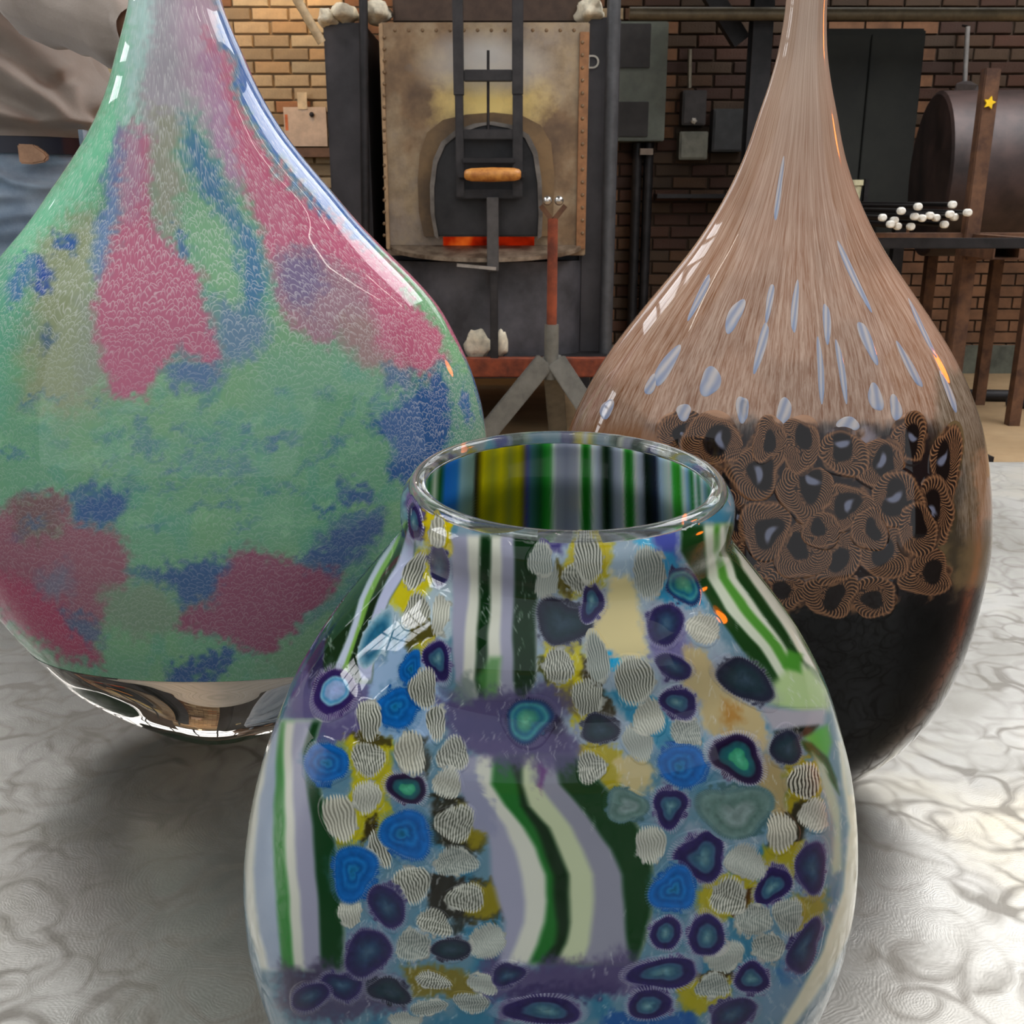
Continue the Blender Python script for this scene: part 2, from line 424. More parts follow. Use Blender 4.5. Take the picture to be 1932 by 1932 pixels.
# ================================================================== table
def steel_mat():
    t = NT('swirled_steel'); b = t.bsdf(Metallic=1.0, Roughness=.34); c = t.coord('Object')
    dn = t.noise(14, 3, c); ad = t.n('ShaderNodeVectorMath', operation='MULTIPLY_ADD'); t.l(dn.outputs['Color'], ad.inputs[0]); ad.inputs[1].default_value = (.05, .05, 0); t.l(c, ad.inputs[2])
    tot = None; fine = None
    for sc, off, rad, wd in ((22, 0, .46, .10), (17, 3.7, .50, .09), (29, 8.1, .46, .11)):
        v = t.n('ShaderNodeTexVoronoi', voronoi_dimensions='2D'); v.inputs['Scale'].default_value = sc
        a2 = t.n('ShaderNodeVectorMath', operation='ADD'); t.l(ad.outputs[0], a2.inputs[0]); a2.inputs[1].default_value = (off, off * .7, 0); t.l(a2.outputs[0], v.inputs['Vector'])
        g = t.math('MAXIMUM', t.math('SUBTRACT', 1, t.math('DIVIDE', t.math('ABSOLUTE', t.math('SUBTRACT', v.outputs['Distance'], rad)), wd)), 0)
        mk = t.noise(sc * .8, 2, a2.outputs[0]); g = t.math('MULTIPLY', g, t.math('MULTIPLY', t.math('MAXIMUM', t.math('SUBTRACT', mk.outputs[0], .38), 0), 5))
        tot = g if tot is None else t.math('ADD', tot, g)
        s = t.math('SINE', t.math('MULTIPLY', v.outputs['Distance'], 150)); fine = s if fine is None else t.math('ADD', fine, s)
    tot = t.math('MINIMUM', t.math('MULTIPLY', tot, .75), 1)
    vc = t.n('ShaderNodeTexVoronoi', voronoi_dimensions='2D', feature='SMOOTH_F1'); vc.inputs['Scale'].default_value = 26; vc.inputs['Smoothness'].default_value = .35; t.l(ad.outputs[0], vc.inputs['Vector']); sepc = t.n('ShaderNodeSeparateXYZ'); t.l(vc.outputs['Color'], sepc.inputs[0])
    blot = t.noise(5, 5, c, .6); pol = t.noise(60, 4, c, .7)
    base = t.ramp(blot.outputs[0], [(.3, tuple(lin((142, 139, 132)))), (.55, tuple(lin((180, 178, 172)))), (.75, tuple(lin((188, 180, 160))))])
    col = t.mix(t.math('MULTIPLY', tot, .66), base, tuple(lin((104, 98, 90))))
    col = t.mix(t.math('MULTIPLY', pol.outputs[0], .22), col, tuple(lin((120, 116, 108))))
    col = t.mix(t.math('MULTIPLY', sepc.outputs[0], .34), col, tuple(lin((122, 118, 106))))
    t.l(col, b.inputs['Base Color'])
    t.l(t.math('ADD', t.math('MULTIPLY', tot, .12), t.math('ADD', .36, t.math('MULTIPLY', pol.outputs[0], .10))), b.inputs['Roughness'])
    t.bump(t.math('ADD', t.math('MULTIPLY', fine, .05), t.math('MULTIPLY', pol.outputs[0], 2)), .10, .0010, b); return t.m
M_STEEL = steel_mat(); M_DARKSTEEL = mat('dark_steel', (58, 55, 54), .5, .5, scale=25)
table = thing('steel_table', 'steel-topped worktable with swirled grinding marks under the three glass vases', 'table', (0, .55, 0))
part('table_top', bx((-1.5, -.35, TABZ - .02), (1.5, 1.385, TABZ)), M_STEEL, table, bevel=.003)
bm = bmesh.new()
for y0, y1 in ((-.33, -.29), (1.33, 1.37)): bx((-1.46, y0, TABZ - .1), (1.46, y1, TABZ - .021), bm)
for x0, x1 in ((-1.46, -1.42), (1.42, 1.46)): bx((x0, -.29, TABZ - .1), (x1, 1.33, TABZ - .021), bm)
part('table_frame', bm, M_DARKSTEEL, table)
for sx in (-1.43, 1.43):
    for sy in (-.3, 1.34): part('leg', bx((sx - .03, sy - .03, 0), (sx + .03, sy + .03, TABZ - .1)), M_DARKSTEEL, table)

# ================================================================== brick back wall
def brick_mat():
    t = NT('old_brick'); b = t.bsdf(Roughness=.9); oi = t.n('ShaderNodeObjectInfo'); c = t.coord('Object')
    n = t.noise(16, 5, c, .65); t.l(t.mix(t.math('MULTIPLY', n.outputs[0], .55), oi.outputs['Color'], (.05, .035, .025, 1)), b.inputs['Base Color'])
    t.bump(n.outputs[0], .6, .012, b); return t.m
M_BRICK = brick_mat()
BW, BH = .205, .068
def brick_mesh():
    bm = bx((-BW / 2 + .006, -.014, -BH / 2 + .005), (BW / 2 - .006, .02, BH / 2 - .005))
    bmesh.ops.bevel(bm, geom=[e for e in bm.edges if all(v.co.y < 0 for v in e.verts)], offset=.004, segments=1, affect='EDGES')
    me = bpy.data.meshes.new('brick'); bm.to_mesh(me); bm.free(); me.materials.append(M_BRICK); return me
BM_ = brick_mesh(); br = random.Random(4); rest = bmesh.new(); nb = 0
HID = [(640, -50, 1140, 800), (1545, 30, 1745, 640), (1166, 45, 1250, 262), (-400, -400, 405, 1000), (1290, 560, 1480, 900)]
cells = []
for j in range(2, 31):
    for i in range(-14, 17):
        x, z = i * BW + (BW / 2 if j % 2 else 0), j * BH
        px, py = project(np.array([x, YW, z])); hid = any(a - 6 < px < c and b < py < d for a, b, c, d in HID) or px > 1985 or py < -28
        cells.append((hid, x, z, px, py))
vis = [c for c in cells if not c[0]]
vis.sort(key=lambda c: (c[3] > 660, abs(c[3] - 1350) > 330, c[4]))
keep = set(id(c) for c in vis[:300])
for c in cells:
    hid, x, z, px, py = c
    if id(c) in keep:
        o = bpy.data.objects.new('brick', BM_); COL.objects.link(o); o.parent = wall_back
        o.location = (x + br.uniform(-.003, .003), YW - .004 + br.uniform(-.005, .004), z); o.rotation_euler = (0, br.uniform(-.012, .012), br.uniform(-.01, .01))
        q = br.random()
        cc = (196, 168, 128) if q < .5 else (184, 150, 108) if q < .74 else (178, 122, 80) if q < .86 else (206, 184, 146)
        if px > 1150: cc = [(76, 46, 32), (66, 40, 30), (88, 60, 38), (72, 54, 38)][int(q * 4)]  # shaded side of the wall: bricks coloured dark in place of shade
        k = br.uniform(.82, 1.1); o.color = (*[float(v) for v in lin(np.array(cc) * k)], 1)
    else:
        bx((x - BW / 2 + .006, YW - .016, z - BH / 2 + .005), (x + BW / 2 - .006, YW + .01, z + BH / 2 - .005), rest)
rs = obj('brickwork', rest, mat('brick_far', (120, 84, 58), .9, var=.2, scale=6), wall_back); rs['kind'] = 'stuff'
struct('baseboard_back', bx((-1.9, YW - .09, 0), (6, YW - .02, .16)), mat('concrete_curb', (96, 98, 86), .8, var=.2, scale=7))

# ================================================================== glass furnace (reheating chamber) in the middle
YF = 4.5
M_CHAR = mat('charcoal_steel', (66, 62, 64), .55, .2, var=.18, scale=5)
M_BLACK = mat('black_iron', (36, 33, 34), .55, .3, var=.25, scale=16)
M_BAR = mat('oiled_bar_steel', (48, 44, 44), .5, .3, var=.2, scale=20)
M_RUST = mat('rusty_steel', (150, 72, 42), .8, .1, var=.3, scale=14, c2=(96, 46, 30))
M_BROWNRUST = mat('brown_rusty_steel', (112, 78, 54), .8, .1, scale=14, c2=(70, 46, 34))
M_GREY = mat('grey_stand_paint', (112, 110, 102), .6, .1, scale=18)
M_WOOL = mat('white_ceramic_wool', (226, 214, 188), .95, var=.12, scale=30, bump=.01)
M_STEELB = mat('bright_worn_steel', (170, 160, 150), .4, .7, scale=30)
def plate_mat():
    t = NT('heat_stained_steel'); b = t.bsdf(Roughness=.45, Metallic=.35); c = t.coord('Object')
    n = t.noise(2.6, 5, c, .6); n2 = t.noise(11, 6, c, .65)
    col = t.ramp(n.outputs[0], [(.30, tuple(lin((96, 74, 56)))), (.42, tuple(lin((136, 108, 78)))), (.52, tuple(lin((164, 142, 112)))), (.62, tuple(lin((148, 132, 116)))), (.75, tuple(lin((112, 108, 108))))])
    col = t.mix(t.ramp(n2.outputs[0], [(.42, (0, 0, 0)), (.7, (.6, .6, .6))]), col, tuple(lin((88, 70, 52))))
    # heat tint above the door: straw and blue bloom around a fixed spot of the plate
    p = at(925, 195, YF); mp = t.n('ShaderNodeMapping'); mp.inputs['Location'].default_value = (-p.x, -YF, -p.z); g = t.n('ShaderNodeTexCoord'); t.l(g.outputs['Object'], mp.inputs[0])
    m2 = t.n('ShaderNodeMapping'); m2.inputs['Scale'].default_value = (3.6, 0, 6.5); t.l(mp.outputs[0], m2.inputs[0])
    ln = t.n('ShaderNodeVectorMath', operation='LENGTH'); t.l(m2.outputs[0], ln.inputs[0])
    d = t.math('ADD', ln.outputs['Value'], t.math('MULTIPLY', t.math('SUBTRACT', n2.outputs[0], .5), .9))
    bloom = t.ramp(d, [(.25, (1, 1, 1)), (1.0, (0, 0, 0))])
    col = t.mix(bloom, col, tuple(lin((236, 206, 126))))
    p2 = at(925, 120, YF); mp3 = t.n('ShaderNodeMapping'); mp3.inputs['Location'].default_value = (-p2.x, -YF, -p2.z); t.l(g.outputs['Object'], mp3.inputs[0])
    m4 = t.n('ShaderNodeMapping'); m4.inputs['Scale'].default_value = (3.2, 0, 7); t.l(mp3.outputs[0], m4.inputs[0]); l2 = t.n('ShaderNodeVectorMath', operation='LENGTH'); t.l(m4.outputs[0], l2.inputs[0])
    d2 = t.math('ADD', l2.outputs['Value'], t.math('MULTIPLY', t.math('SUBTRACT', n.outputs[0], .5), 1.2))
    col = t.mix(t.ramp(d2, [(.3, (.8, .8, .8)), (.95, (0, 0, 0))]), col, tuple(lin((196, 190, 182))))
    t.l(col, b.inputs['Base Color']); t.bump(n2.outputs[0], .2, .004, b); return t.m
M_PLATE = plate_mat()
fb = at(900, 700, YF)
fur = thing('glass_furnace', 'tall black glass furnace with heat-stained riveted front and arched door, centre background', 'furnace', (fb.x, YF + .5, 0))
zt = 2.35
def pb(name, x0, y0, x1, y1, Y, d, m, par=None, bevel=.004): return part(name, pbox(x0, y0, x1, y1, Y, d), m, par or fur, bevel=bevel)
a, b = at(612, 45, YF + .1), at(716, 700, YF + .1)
part('side_panel', bx((a.x, YF + .06, .25), (b.x, YF + 1.2, a.z)), M_CHAR, fur, bevel=.01)
a, b = at(1100, 45, YF + .1), at(1152, 700, YF + .1)
part('side_panel', bx((a.x, YF + .06, .25), (b.x, YF + 1.2, a.z + .02)), M_CHAR, fur, bevel=.01)
a, b = at(716, 60, YF + .1), at(1100, 480, YF + .1)
part('chamber', bx((a.x, YF + .1, b.z - .05), (b.x, YF + 1.2, a.z)), M_CHAR, fur)
a, b = at(738, -60, YF + .12), at(1096, 44, YF + .12)
part('hood', bx((a.x, YF + .12, b.z), (b.x, YF + 1.0, 2.6)), mat('brown_hood_steel', (78, 60, 48), .7, .2), fur, bevel=.01)
plate = pb('front_plate', 716, 42, 1104, 482, YF, .09, M_PLATE)
pb('edge_flange', 714, 44, 736, 470, YF - .012, .012, mat('tan_flange_steel', (176, 144, 108), .5, .3, scale=30), bevel=.002)
pb('edge_flange', 1094, 60, 1104, 470, YF - .012, .012, mat('tan_flange_steel_dark', (150, 104, 66), .5, .3, scale=30), bevel=.002)
M_RIV = mat('rivet_steel', (126, 100, 72), .5, .4)
rv = [(725, 70 + 22 * k) for k in range(18)] + [(1099, 80 + 24 * k) for k in range(16)] + [(745 + 26 * k, 57) for k in range(14)]
rm = None
for x, y in rv:
    p = at(x, y, YF - (.012 if x < 740 or x > 1090 else 0))
    if rm is None:
        b_ = sphere((0, 0, 0), .0075, sc=(1, .55, 1), u=8, v=5); rm = bpy.data.meshes.new('rivet'); b_.to_mesh(rm); b_.free(); rm.materials.append(M_RIV)
    o = bpy.data.objects.new('rivet', rm); COL.objects.link(o); o.location = p; adopt(o, fur)
# arch: surround, door, rim
ARCH = [(820, 446), (812, 400), (811, 350), (817, 302), (832, 268), (858, 246), (895, 233), (930, 229), (968, 236), (998, 254), (1014, 286), (1022, 340), (1024, 400), (1022, 446)]
SUR = [(800, 446), (790, 400), (788, 340), (792, 290), (806, 250), (836, 226), (880, 216), (930, 212), (985, 218), (1020, 236), (1040, 270), (1046, 330), (1044, 400), (1040, 446)]
def arch_ring(o_, i_, Y, d):
    bm = bmesh.new(); A = [at(*p, Y) for p in o_]; B = [at(*p, Y) for p in i_]; n = len(A)
    V = [[bm.verts.new((p.x, yy, p.z)) for p in L] for L in (A, B) for yy in (Y, Y + d)]
    for k in range(n - 1):
        for q in ((V[0][k], V[0][k + 1], V[2][k + 1], V[2][k]), (V[0][k], V[1][k], V[1][k + 1], V[0][k + 1]), (V[2][k], V[2][k + 1], V[3][k + 1], V[3][k])): bm.faces.new(q)
    bmesh.ops.recalc_face_normals(bm, faces=list(bm.faces)); return bm
part('arch_surround', arch_ring(SUR, ARCH, YF - .03, .03), mat('scorched_arch_steel', (136, 108, 74), .6, .3, scale=5, c2=(84, 68, 52)), fur)
door = part('furnace_door', pprism(ARCH, YF - .085, .06), mat('black_door_iron', (44, 42, 43), .5, .3, var=.3, scale=7), fur, bevel=.006); door['label'] = 'arched black iron furnace door'
ins = [(x + (8 if x < 920 else -8), y + 6) for x, y in ARCH]
edge = part('door_rim', arch_ring([p for p in ARCH], ins, YF - .1, .016), mat('worn_rim', (120, 112, 104), .45, .6, scale=9, c2=(60, 54, 50)), door); edge['label'] = 'bright worn rim of the door'
# door hanger, handle
han = part('door_hanger', pbox(852, -60, 875, 178, YF - .16, .05), M_BAR, fur)
def add(x0, y0, x1, y1, Y, d, m=M_BAR, nm='hanger_bar'): return part(nm, pbox(x0, y0, x1, y1, Y, d), m, fur, bevel=.003)
add(966, -60, 987, 178, YF - .16, .05); add(858, 178, 876, 372, YF - .155, .04); add(967, 178, 986, 372, YF - .155, .04)
add(875, 131, 967, 153, YF - .15, .035, nm='cross_bar'); add(874, 244, 970, 263, YF - .15, .035, nm='cross_bar'); add(872, 298, 972, 308, YF - .17, .05, M_BLACK, 'cross_bar'); add(862, 357, 985, 375, YF - .15, .05, M_BLACK, 'cross_bar')
part('hook_rod', tube([at(921, 95, YF - .1), at(921, 246, YF - .1)], .006), M_BAR, fur)
p, q = at(876, 330, YF - .22), at(983, 329, YF - .22)
part('wooden_handle', tube([p.lerp(q, t_) for t_ in (0, .03, .12, .5, .88, .97, 1)], [.012, .02, .025, .028, .025, .02, .012], seg=14), mat('worn_orange_wood', (216, 150, 72), .5, scale=40, c2=(170, 104, 44)), fur, smooth=True)['label'] = 'worn orange wooden handle'
for x in (872, 985): part('handle_bracket', bar(at(x, 330, YF - .22), at(x, 330, YF - .12), .02, .03), M_BLACK, fur)
add(918, 372, 941, 512, YF - .2, .04, mat('grey_bar_steel', (84, 80, 78), .5, .3), 'support_bar'); add(924, 512, 940, 694, YF - .19, .035, M_BAR, 'support_bar')
part('latch_lever', bar(at(862, 500, YF - .22), at(936, 507, YF - .22), .012, .012), M_STEELB, fur)
# glowing slot and sill
part('glowing_slot', pbox(836, 447, 1008, 471, YF - .006, .03), None, fur)
g = NT('furnace_glow'); e = g.n('ShaderNodeEmission'); nn = g.noise(7, 3, g.coord('Object')); g.l(g.ramp(nn.outputs[0], [(.38, tuple(lin((74, 12, 4)))), (.55, tuple(lin((170, 36, 8)))), (.72, tuple(lin((255, 120, 40))))]), e.inputs[0]); e.inputs[1].default_value = .6; g.l(e.outputs[0], g.out.inputs[0])
bpy.data.objects['glowing_slot'].data.materials.append(g.m)
c = at(916, 460, YF); hw_ = at(1098, 470, YF).x - c.x
bm = bmesh.new()
for zz, k in ((c.z, 0), (c.z - .016, 1)):
    vs = [bm.verts.new((c.x + hw_ * math.cos(t_), YF + .02 - .20 * math.sin(t_), zz - .05 * math.sin(t_))) for t_ in np.linspace(0, math.pi, 28)]
    bm.faces.new(vs if k == 0 else vs[::-1]); (top_ := vs) if k == 0 else (bot_ := vs)
for k in range(27): bm.faces.new((top_[k], bot_[k], bot_[k + 1], top_[k + 1]))
bmesh.ops.recalc_face_normals(bm, faces=list(bm.faces)); part('sill', bm, mat('sill_steel', (150, 132, 112), .45, .4, scale=20, c2=(96, 78, 62)), fur)
bm = bmesh.new(); zs = (c.z - .07, .26); rings = []
for zz in zs: rings.append([bm.verts.new((c.x + (hw_ + .0) * math.cos(t_), YF + .06 - .17 * math.sin(t_), zz)) for t_ in np.linspace(0, math.pi, 28)])
for k in range(27): bm.faces.new((rings[0][k], rings[1][k], rings[1][k + 1], rings[0][k + 1]))
for rg in rings: bm.faces.new(rg)
bmesh.ops.recalc_face_normals(bm, faces=list(bm.faces)); part('lower_drum', bm, mat('dusty_drum_steel', (78, 76, 80), .55, .2, var=.25, scale=5), fur, smooth=True)
a, b = at(590, 678, YF - .22), at(1170, 712, YF - .22)
part('base_beam', bx((a.x, YF - .22, b.z), (b.x, YF - .14, a.z)), M_RUST, fur, bevel=.005)
part('base_beam', bx((a.x, YF + .9, b.z), (b.x, YF + .98, a.z)), M_RUST, fur, bevel=.005)
for x in (a.x + .08, b.x - .08):
    for y in (YF - .18, YF + .94): part('leg', bx((x - .04, y - .035, 0), (x + .04, y + .035, b.z)), M_BLACK, fur)
part('bed_plate', bx((a.x, YF - .13, a.z - .045), (b.x, YF + .9, a.z - .005)), M_BLACK, fur)
part('gas_pipe', tube([at(685, -60, YF - .02), at(690, 470, YF - .02), (at(690, 470, YF).x, YF - .02, .3)], .018), M_BLACK, fur, smooth=True)
part('gas_pipe', tube([(at(1157, 60, YF).x, YF, 2.5), (at(1157, 60, YF).x, YF, .3)], .028), mat('grey_pipe', (78, 78, 80), .5, .3), fur, smooth=True)
def lump(px, py, Y, s, name, par, m, seed):
    rr = np.random.default_rng(seed); p = at(px, py, Y); bm = bmesh.new(); bmesh.ops.create_icosphere(bm, subdivisions=3, radius=1)
    for v in bm.verts:
        n_ = noise.noise(v.co * 1.7 + Vector((seed, 0, 0))) * .35 + noise.noise(v.co * 4 + Vector((0, seed, 0))) * .16; v.co *= 1 + n_
        v.co = Vector((v.co.x * s[0], v.co.y * s[1], v.co.z * s[2])) + p
    return part(name, bm, m, par, smooth='all')
for i, (x, y, s) in enumerate([(622, 38, (.05, .12, .035)), (650, 28, (.05, .14, .04)), (712, 24, (.055, .12, .045)), (1112, 24, (.06, .12, .05))]): lump(x, y, YF + .12, s, 'insulation_wool', fur, M_WOOL, i + 3)
for x0, y0, x1, y1, s in ((880, 624, 922, 678, 8), (938, 624, 957, 672, 9)):
    p = at((x0 + x1) / 2, (y0 + y1) / 2, YF - .12); lump((x0 + x1) / 2, (y0 + y1) / 2, YF - .12, ((x1 - x0) * .0013, .02, (y1 - y0) * .0012), 'insulation_wool', fur, M_WOOL, s)
def lettering(name, txt, px, py, Y, size, m, parent, rot=0):
    cu = bpy.data.curves.new(name, 'FONT'); cu.body = txt; cu.size = size; cu.extrude = .0006; cu.align_x = 'CENTER'; cu.align_y = 'CENTER'
    o = bpy.data.objects.new(name, cu); COL.objects.link(o); o.location = at(px, py, Y); o.rotation_euler = (R(90), R(rot), 0)
    bpy.context.view_layer.update(); me = bpy.data.meshes.new_from_object(o.evaluated_get(bpy.context.evaluated_depsgraph_get())); mw = o.matrix_world.copy(); bpy.data.objects.remove(o); bpy.data.curves.remove(cu)
    me.transform(mw); me.materials.clear(); return adopt(link(name, me, m), parent)
lettering('painted_mark', 'D', 1119, 118, YF + .045, .075, mat('white_paint', (226, 222, 210), .7), fur)
# loose pole leaning on the furnace
p, q = at(520, -70, YF - .1), at(607, 80, YF + .0)
po = obj('leaning_pole', tube([p, q], .018), mat('pale_wood_pole', (214, 188, 148), .6, scale=30), smooth=True); tag(po, 'pale wooden pole slanting against the left top corner of the furnace', 'pole')

# ================================================================== yoke stand in front of the furnace
YS = 3.9
b0 = at(1040, 690, YS)
st = thing('pipe_stand', 'rusty yoke stand with two steel balls on grey tripod legs before the furnace', 'stand', (b0.x, YS, 0))
t0 = at(1037, 412, YS); m0 = at(1040, 612, YS)
part('pole', tube([(b0.x, YS, t0.z), (b0.x, YS, m0.z - .1)], .019, seg=12), M_RUST, st, smooth=True)
part('sleeve', tube([(b0.x, YS, m0.z), (b0.x, YS, at(1040, 715, YS).z)], .027, seg=12), M_GREY, st, smooth=True)
jn = at(1040, 690, YS)
for dx, dy in ((-.36, -.05), (.3, -.12), (.05, .36)):
    part('leg', bar((b0.x + dx * .06, YS + dy * .06, jn.z + .02), (b0.x + dx, YS + dy, .0), .075, .05), M_GREY, st, bevel=.004)
for s in (-1, 1):
    part('yoke_arm', bar((b0.x, YS, t0.z - .01), (b0.x + s * .045, YS, t0.z + .045), .018, .022), M_BROWNRUST, st)
    part('roller_ball', sphere((b0.x + s * .021, YS - .012, t0.z + .062), .017, u=16, v=10), mat('ball_steel_%d' % (s + 1), (190, 186, 180), .25, .9), st, smooth='all')

# ================================================================== electrical boxes on the back wall
M_PANEL = mat('grey_green_panel', (104, 108, 96), .55, .1, scale=8)
M_PANELD = mat('dark_panel_door', (52, 48, 46), .6, .1)
YB = YW - .2
br_ = at(1205, 260, YB); pn = thing('breaker_panel', 'grey green electrical breaker panel with two dark doors on the brick wall', 'electrical panel', (br_.x, YW - .05, br_.z))
part('casing', pbox(1160, 40, 1253, 266, YB, .17), M_PANEL, pn, bevel=.005)
part('panel_door', pbox(1164, 44, 1226, 128, YB - .012, .012), M_PANELD, pn, bevel=.003); part('panel_door', pbox(1158, 192, 1222, 258, YB - .012, .012), M_PANELD, pn, bevel=.003)
part('switch_lever', pbox(1156, 130, 1166, 164, YB - .03, .03), mat('pale_lever', (150, 138, 130), .5), pn)
lump(1155, 242, YB - .04, (.025, .02, .035), 'padlock', pn, mat('padlock_steel', (150, 150, 146), .4, .6), 5)
dd = at(1225, 460, YB); co = thing('conduit', 'dark vertical conduits running down below the breaker panel', 'pipe', (dd.x, YW - .1, 0))
for x in (1206, 1228): part('conduit_pipe', tube([(at(x, 300, YB).x, YW - .1, at(x, 268, YB).z), (at(x, 300, YB).x, YW - .1, .1)], .028), M_BLACK, co, smooth=True)
part('junction', pbox(1208, 280, 1232, 292, YW - .16, .05), mat('pale_fitting', (150, 130, 112), .5), co)
def wallbox(name, lab, x0, y0, x1, y1, c, cat='electrical box', d=.12, lid=True):
    p = at((x0 + x1) / 2, y1, YW - d); t_ = thing(name, lab, cat, (p.x, YW - .05, p.z)); m = mat(name + '_paint', c, .6, .1)
    part('casing', pbox(x0, y0, x1, y1, YW - d, d - .016), m, t_, bevel=.004)
    if lid: part('lid', pbox(x0 + 3, y0 + 3, x1 - 3, y1 - 3, YW - d - .01, .01), m, t_, bevel=.003)
    return t_
wallbox('switch_box', 'small square grey switch box low on the dark brick wall right of furnace', 1283, 248, 1334, 301, (124, 122, 108))
t_ = wallbox('meter_box', 'dark grey meter box with a white lamp above the square switch box', 1289, 170, 1331, 236, (66, 60, 58)); lump(1309, 228, YW - .14, (.016, .012, .016), 'indicator', t_, mat('white_indicator', (220, 210, 196), .4), 2)
wallbox('disconnect_box', 'tall dark grey disconnect box beside the steel column', 1347, 205, 1402, 286, (70, 70, 70))
cd = obj('wall_conduit', tube([(at(1298, 100, YW).x, YW - .06, at(1298, 96, YW).z), (at(1298, 156, YW).x, YW - .06, at(1298, 168, YW).z)], .012), mat('galvanised_conduit', (140, 130, 112), .4, .5), smooth=True); tag(cd, 'short pale conduit pipe running up the wall above the meter box', 'pipe')
# steel column, pipes and ledge overhead
c0 = at(1424, 300, 5.6); sc = thing('steel_column', 'dark steel column standing against the brick wall left of the brown vase neck', 'column', (c0.x, 5.65, 0))
bm = bx((c0.x - .05, 5.6, 0), (c0.x + .05, 5.612, ROOFZ)); bx((c0.x - .05, 5.7, 0), (c0.x + .05, 5.712, ROOFZ), bm); part('flange', bm, M_BLACK, sc); part('web', bx((c0.x - .006, 5.612, 0), (c0.x + .006, 5.7, ROOFZ)), M_BLACK, sc)
part('base_plate', bx((c0.x - .09, 5.56, 0), (c0.x + .09, 5.75, .012)), M_BLACK, sc)
a = at(1300, 29, 5.55); b = at(1990, 38, 5.55)
op = obj('overhead_pipe', tube([(a.x - .3, 5.5, a.z), (6.0, 5.5, a.z - .01)], .03, seg=14), mat('dull_pipe', (120, 108, 86), .5, .3), smooth=True); tag(op, 'long dull steel pipe running level under the roof at right', 'pipe')
a = at(1330, -30, 5.3); du = obj('overhead_duct', bx((a.x - .25, 5.2, a.z - .02), (6.0, 5.42, a.z + .3)), mat('dark_duct', (44, 44, 40), .6, .2), bevel=.01); tag(du, 'dark square air duct along the top right above the pipe', 'duct')
br2 = obj('roof_brace', bar(at(1330, -30, 5.75), at(1398, 80, 5.75), .09, .07), M_BLACK); tag(br2, 'dark slanting roof brace meeting the steel column', 'brace')
lg = obj('wall_shelf', pbox(1240, 366, 1400, 374, YW - .16, .15), M_BLACK); tag(lg, 'thin dark shelf across the brick wall below the electrical boxes', 'shelf')

# ================================================================== right side: dark cabinet, bench, shovel, rods, rack, drum
a, b = at(1540, 52, 5.65), at(1752, 52, 5.65)
cb = thing('tall_cabinet', 'tall dark green cabinet behind the neck of the brown vase', 'cabinet', ((a.x + b.x) / 2, 5.85, 0)); M_CAB = mat('dark_green_cabinet', (30, 31, 25), .75, 0, var=.2, scale=4)
part('cabinet_body', bx((a.x, 5.67, 0), (b.x, 6.1, a.z)), M_CAB, cb, bevel=.01)
xm = (a.x + b.x) / 2
for x0, x1 in ((a.x + .015, xm - .005), (xm + .005, b.x - .015)):
    d_ = part('cabinet_door', bx((x0, 5.65, .08), (x1, 5.668, a.z - .03)), M_CAB, cb, bevel=.003); part('door_handle', bx((xm + (.03 if x0 > xm - .1 else -.05), 5.625, .95), (xm + (.05 if x0 > xm - .1 else -.03), 5.649, 1.1)), M_BLACK, d_)
YN = 5.0
a, b = at(1545, 386, YN), at(1722, 398, YN)
wb = thing('back_bench', 'low dark workbench behind the rods and the brown vase', 'bench', ((a.x + b.x) / 2, 5.25, 0))
part('bench_top', bx((a.x, YN, b.z), (b.x, 5.5, a.z)), M_BLACK, wb, bevel=.004)
for x in (a.x + .04, b.x - .04):
    for y in (YN + .04, 5.46): part('leg', bx((x - .025, y - .025, 0), (x + .025, y + .025, b.z)), M_BLACK, wb)
p = at(1614, 386, YN + .1); cu = thing('plastic_cup', 'small cream cup with a wide rim on the dark bench beside the brown vase', 'cup', (p.x, YN + .12, a.z))
prof = [(.020, 0), (.026, .085), (.034, .087), (.034, .112), (.030, .112), (.022, .008)]
bm = bmesh.new(); rg = [[bm.verts.new((p.x + r_ * math.cos(2 * math.pi * k / 20), YN + .12 + r_ * math.sin(2 * math.pi * k / 20), a.z + z_)) for k in range(20)] for r_, z_ in prof]
for A_, B_ in zip(rg, rg[1:]):
    for k in range(20): bm.faces.new((A_[k], A_[(k + 1) % 20], B_[(k + 1) % 20], B_[k]))
bm.faces.new(rg[0]); bm.faces.new(rg[-1]); bmesh.ops.recalc_face_normals(bm, faces=list(bm.faces)); part('cup_body', bm, mat('cream_plastic', (206, 196, 158), .5), cu, smooth=True)
# shovel on the wall
Ysh = YW - .12; p = at(1826, 50, Ysh); q = at(1820, 156, Ysh)
sh = thing('scoop_shovel', 'grey metal scoop shovel hanging blade down on the brick wall', 'shovel', (q.x, Ysh, q.z))
part('shaft', tube([p, q], .013), mat('pale_shaft', (150, 146, 142), .5, .2), sh, smooth=True)
hk = part('hanging_hook', tube([p + Vector((0, .0, .0)), p + Vector((0, .07, .015))], .006), M_BLACK, sh)
bm = bmesh.new(); OUT = [(1812, 154), (1797, 160), (1790, 178), (1786, 205), (1782, 218), (1800, 222), (1830, 222), (1842, 216), (1843, 180), (1838, 162), (1828, 154)]
cxs = at(1815, 190, Ysh)
fr = [bm.verts.new(at(x, y, Ysh) + Vector((0, -.02 - 8 * (at(x, y, Ysh).x - cxs.x) ** 2 + .0, 0))) for x, y in OUT]; bk = [bm.verts.new(v.co + Vector((0, .006, 0))) for v in fr]
bm.faces.new(fr); bm.faces.new(bk[::-1])
for k in range(len(fr)): bm.faces.new((fr[k], bk[k], bk[(k + 1) % len(fr)], fr[(k + 1) % len(fr)]))
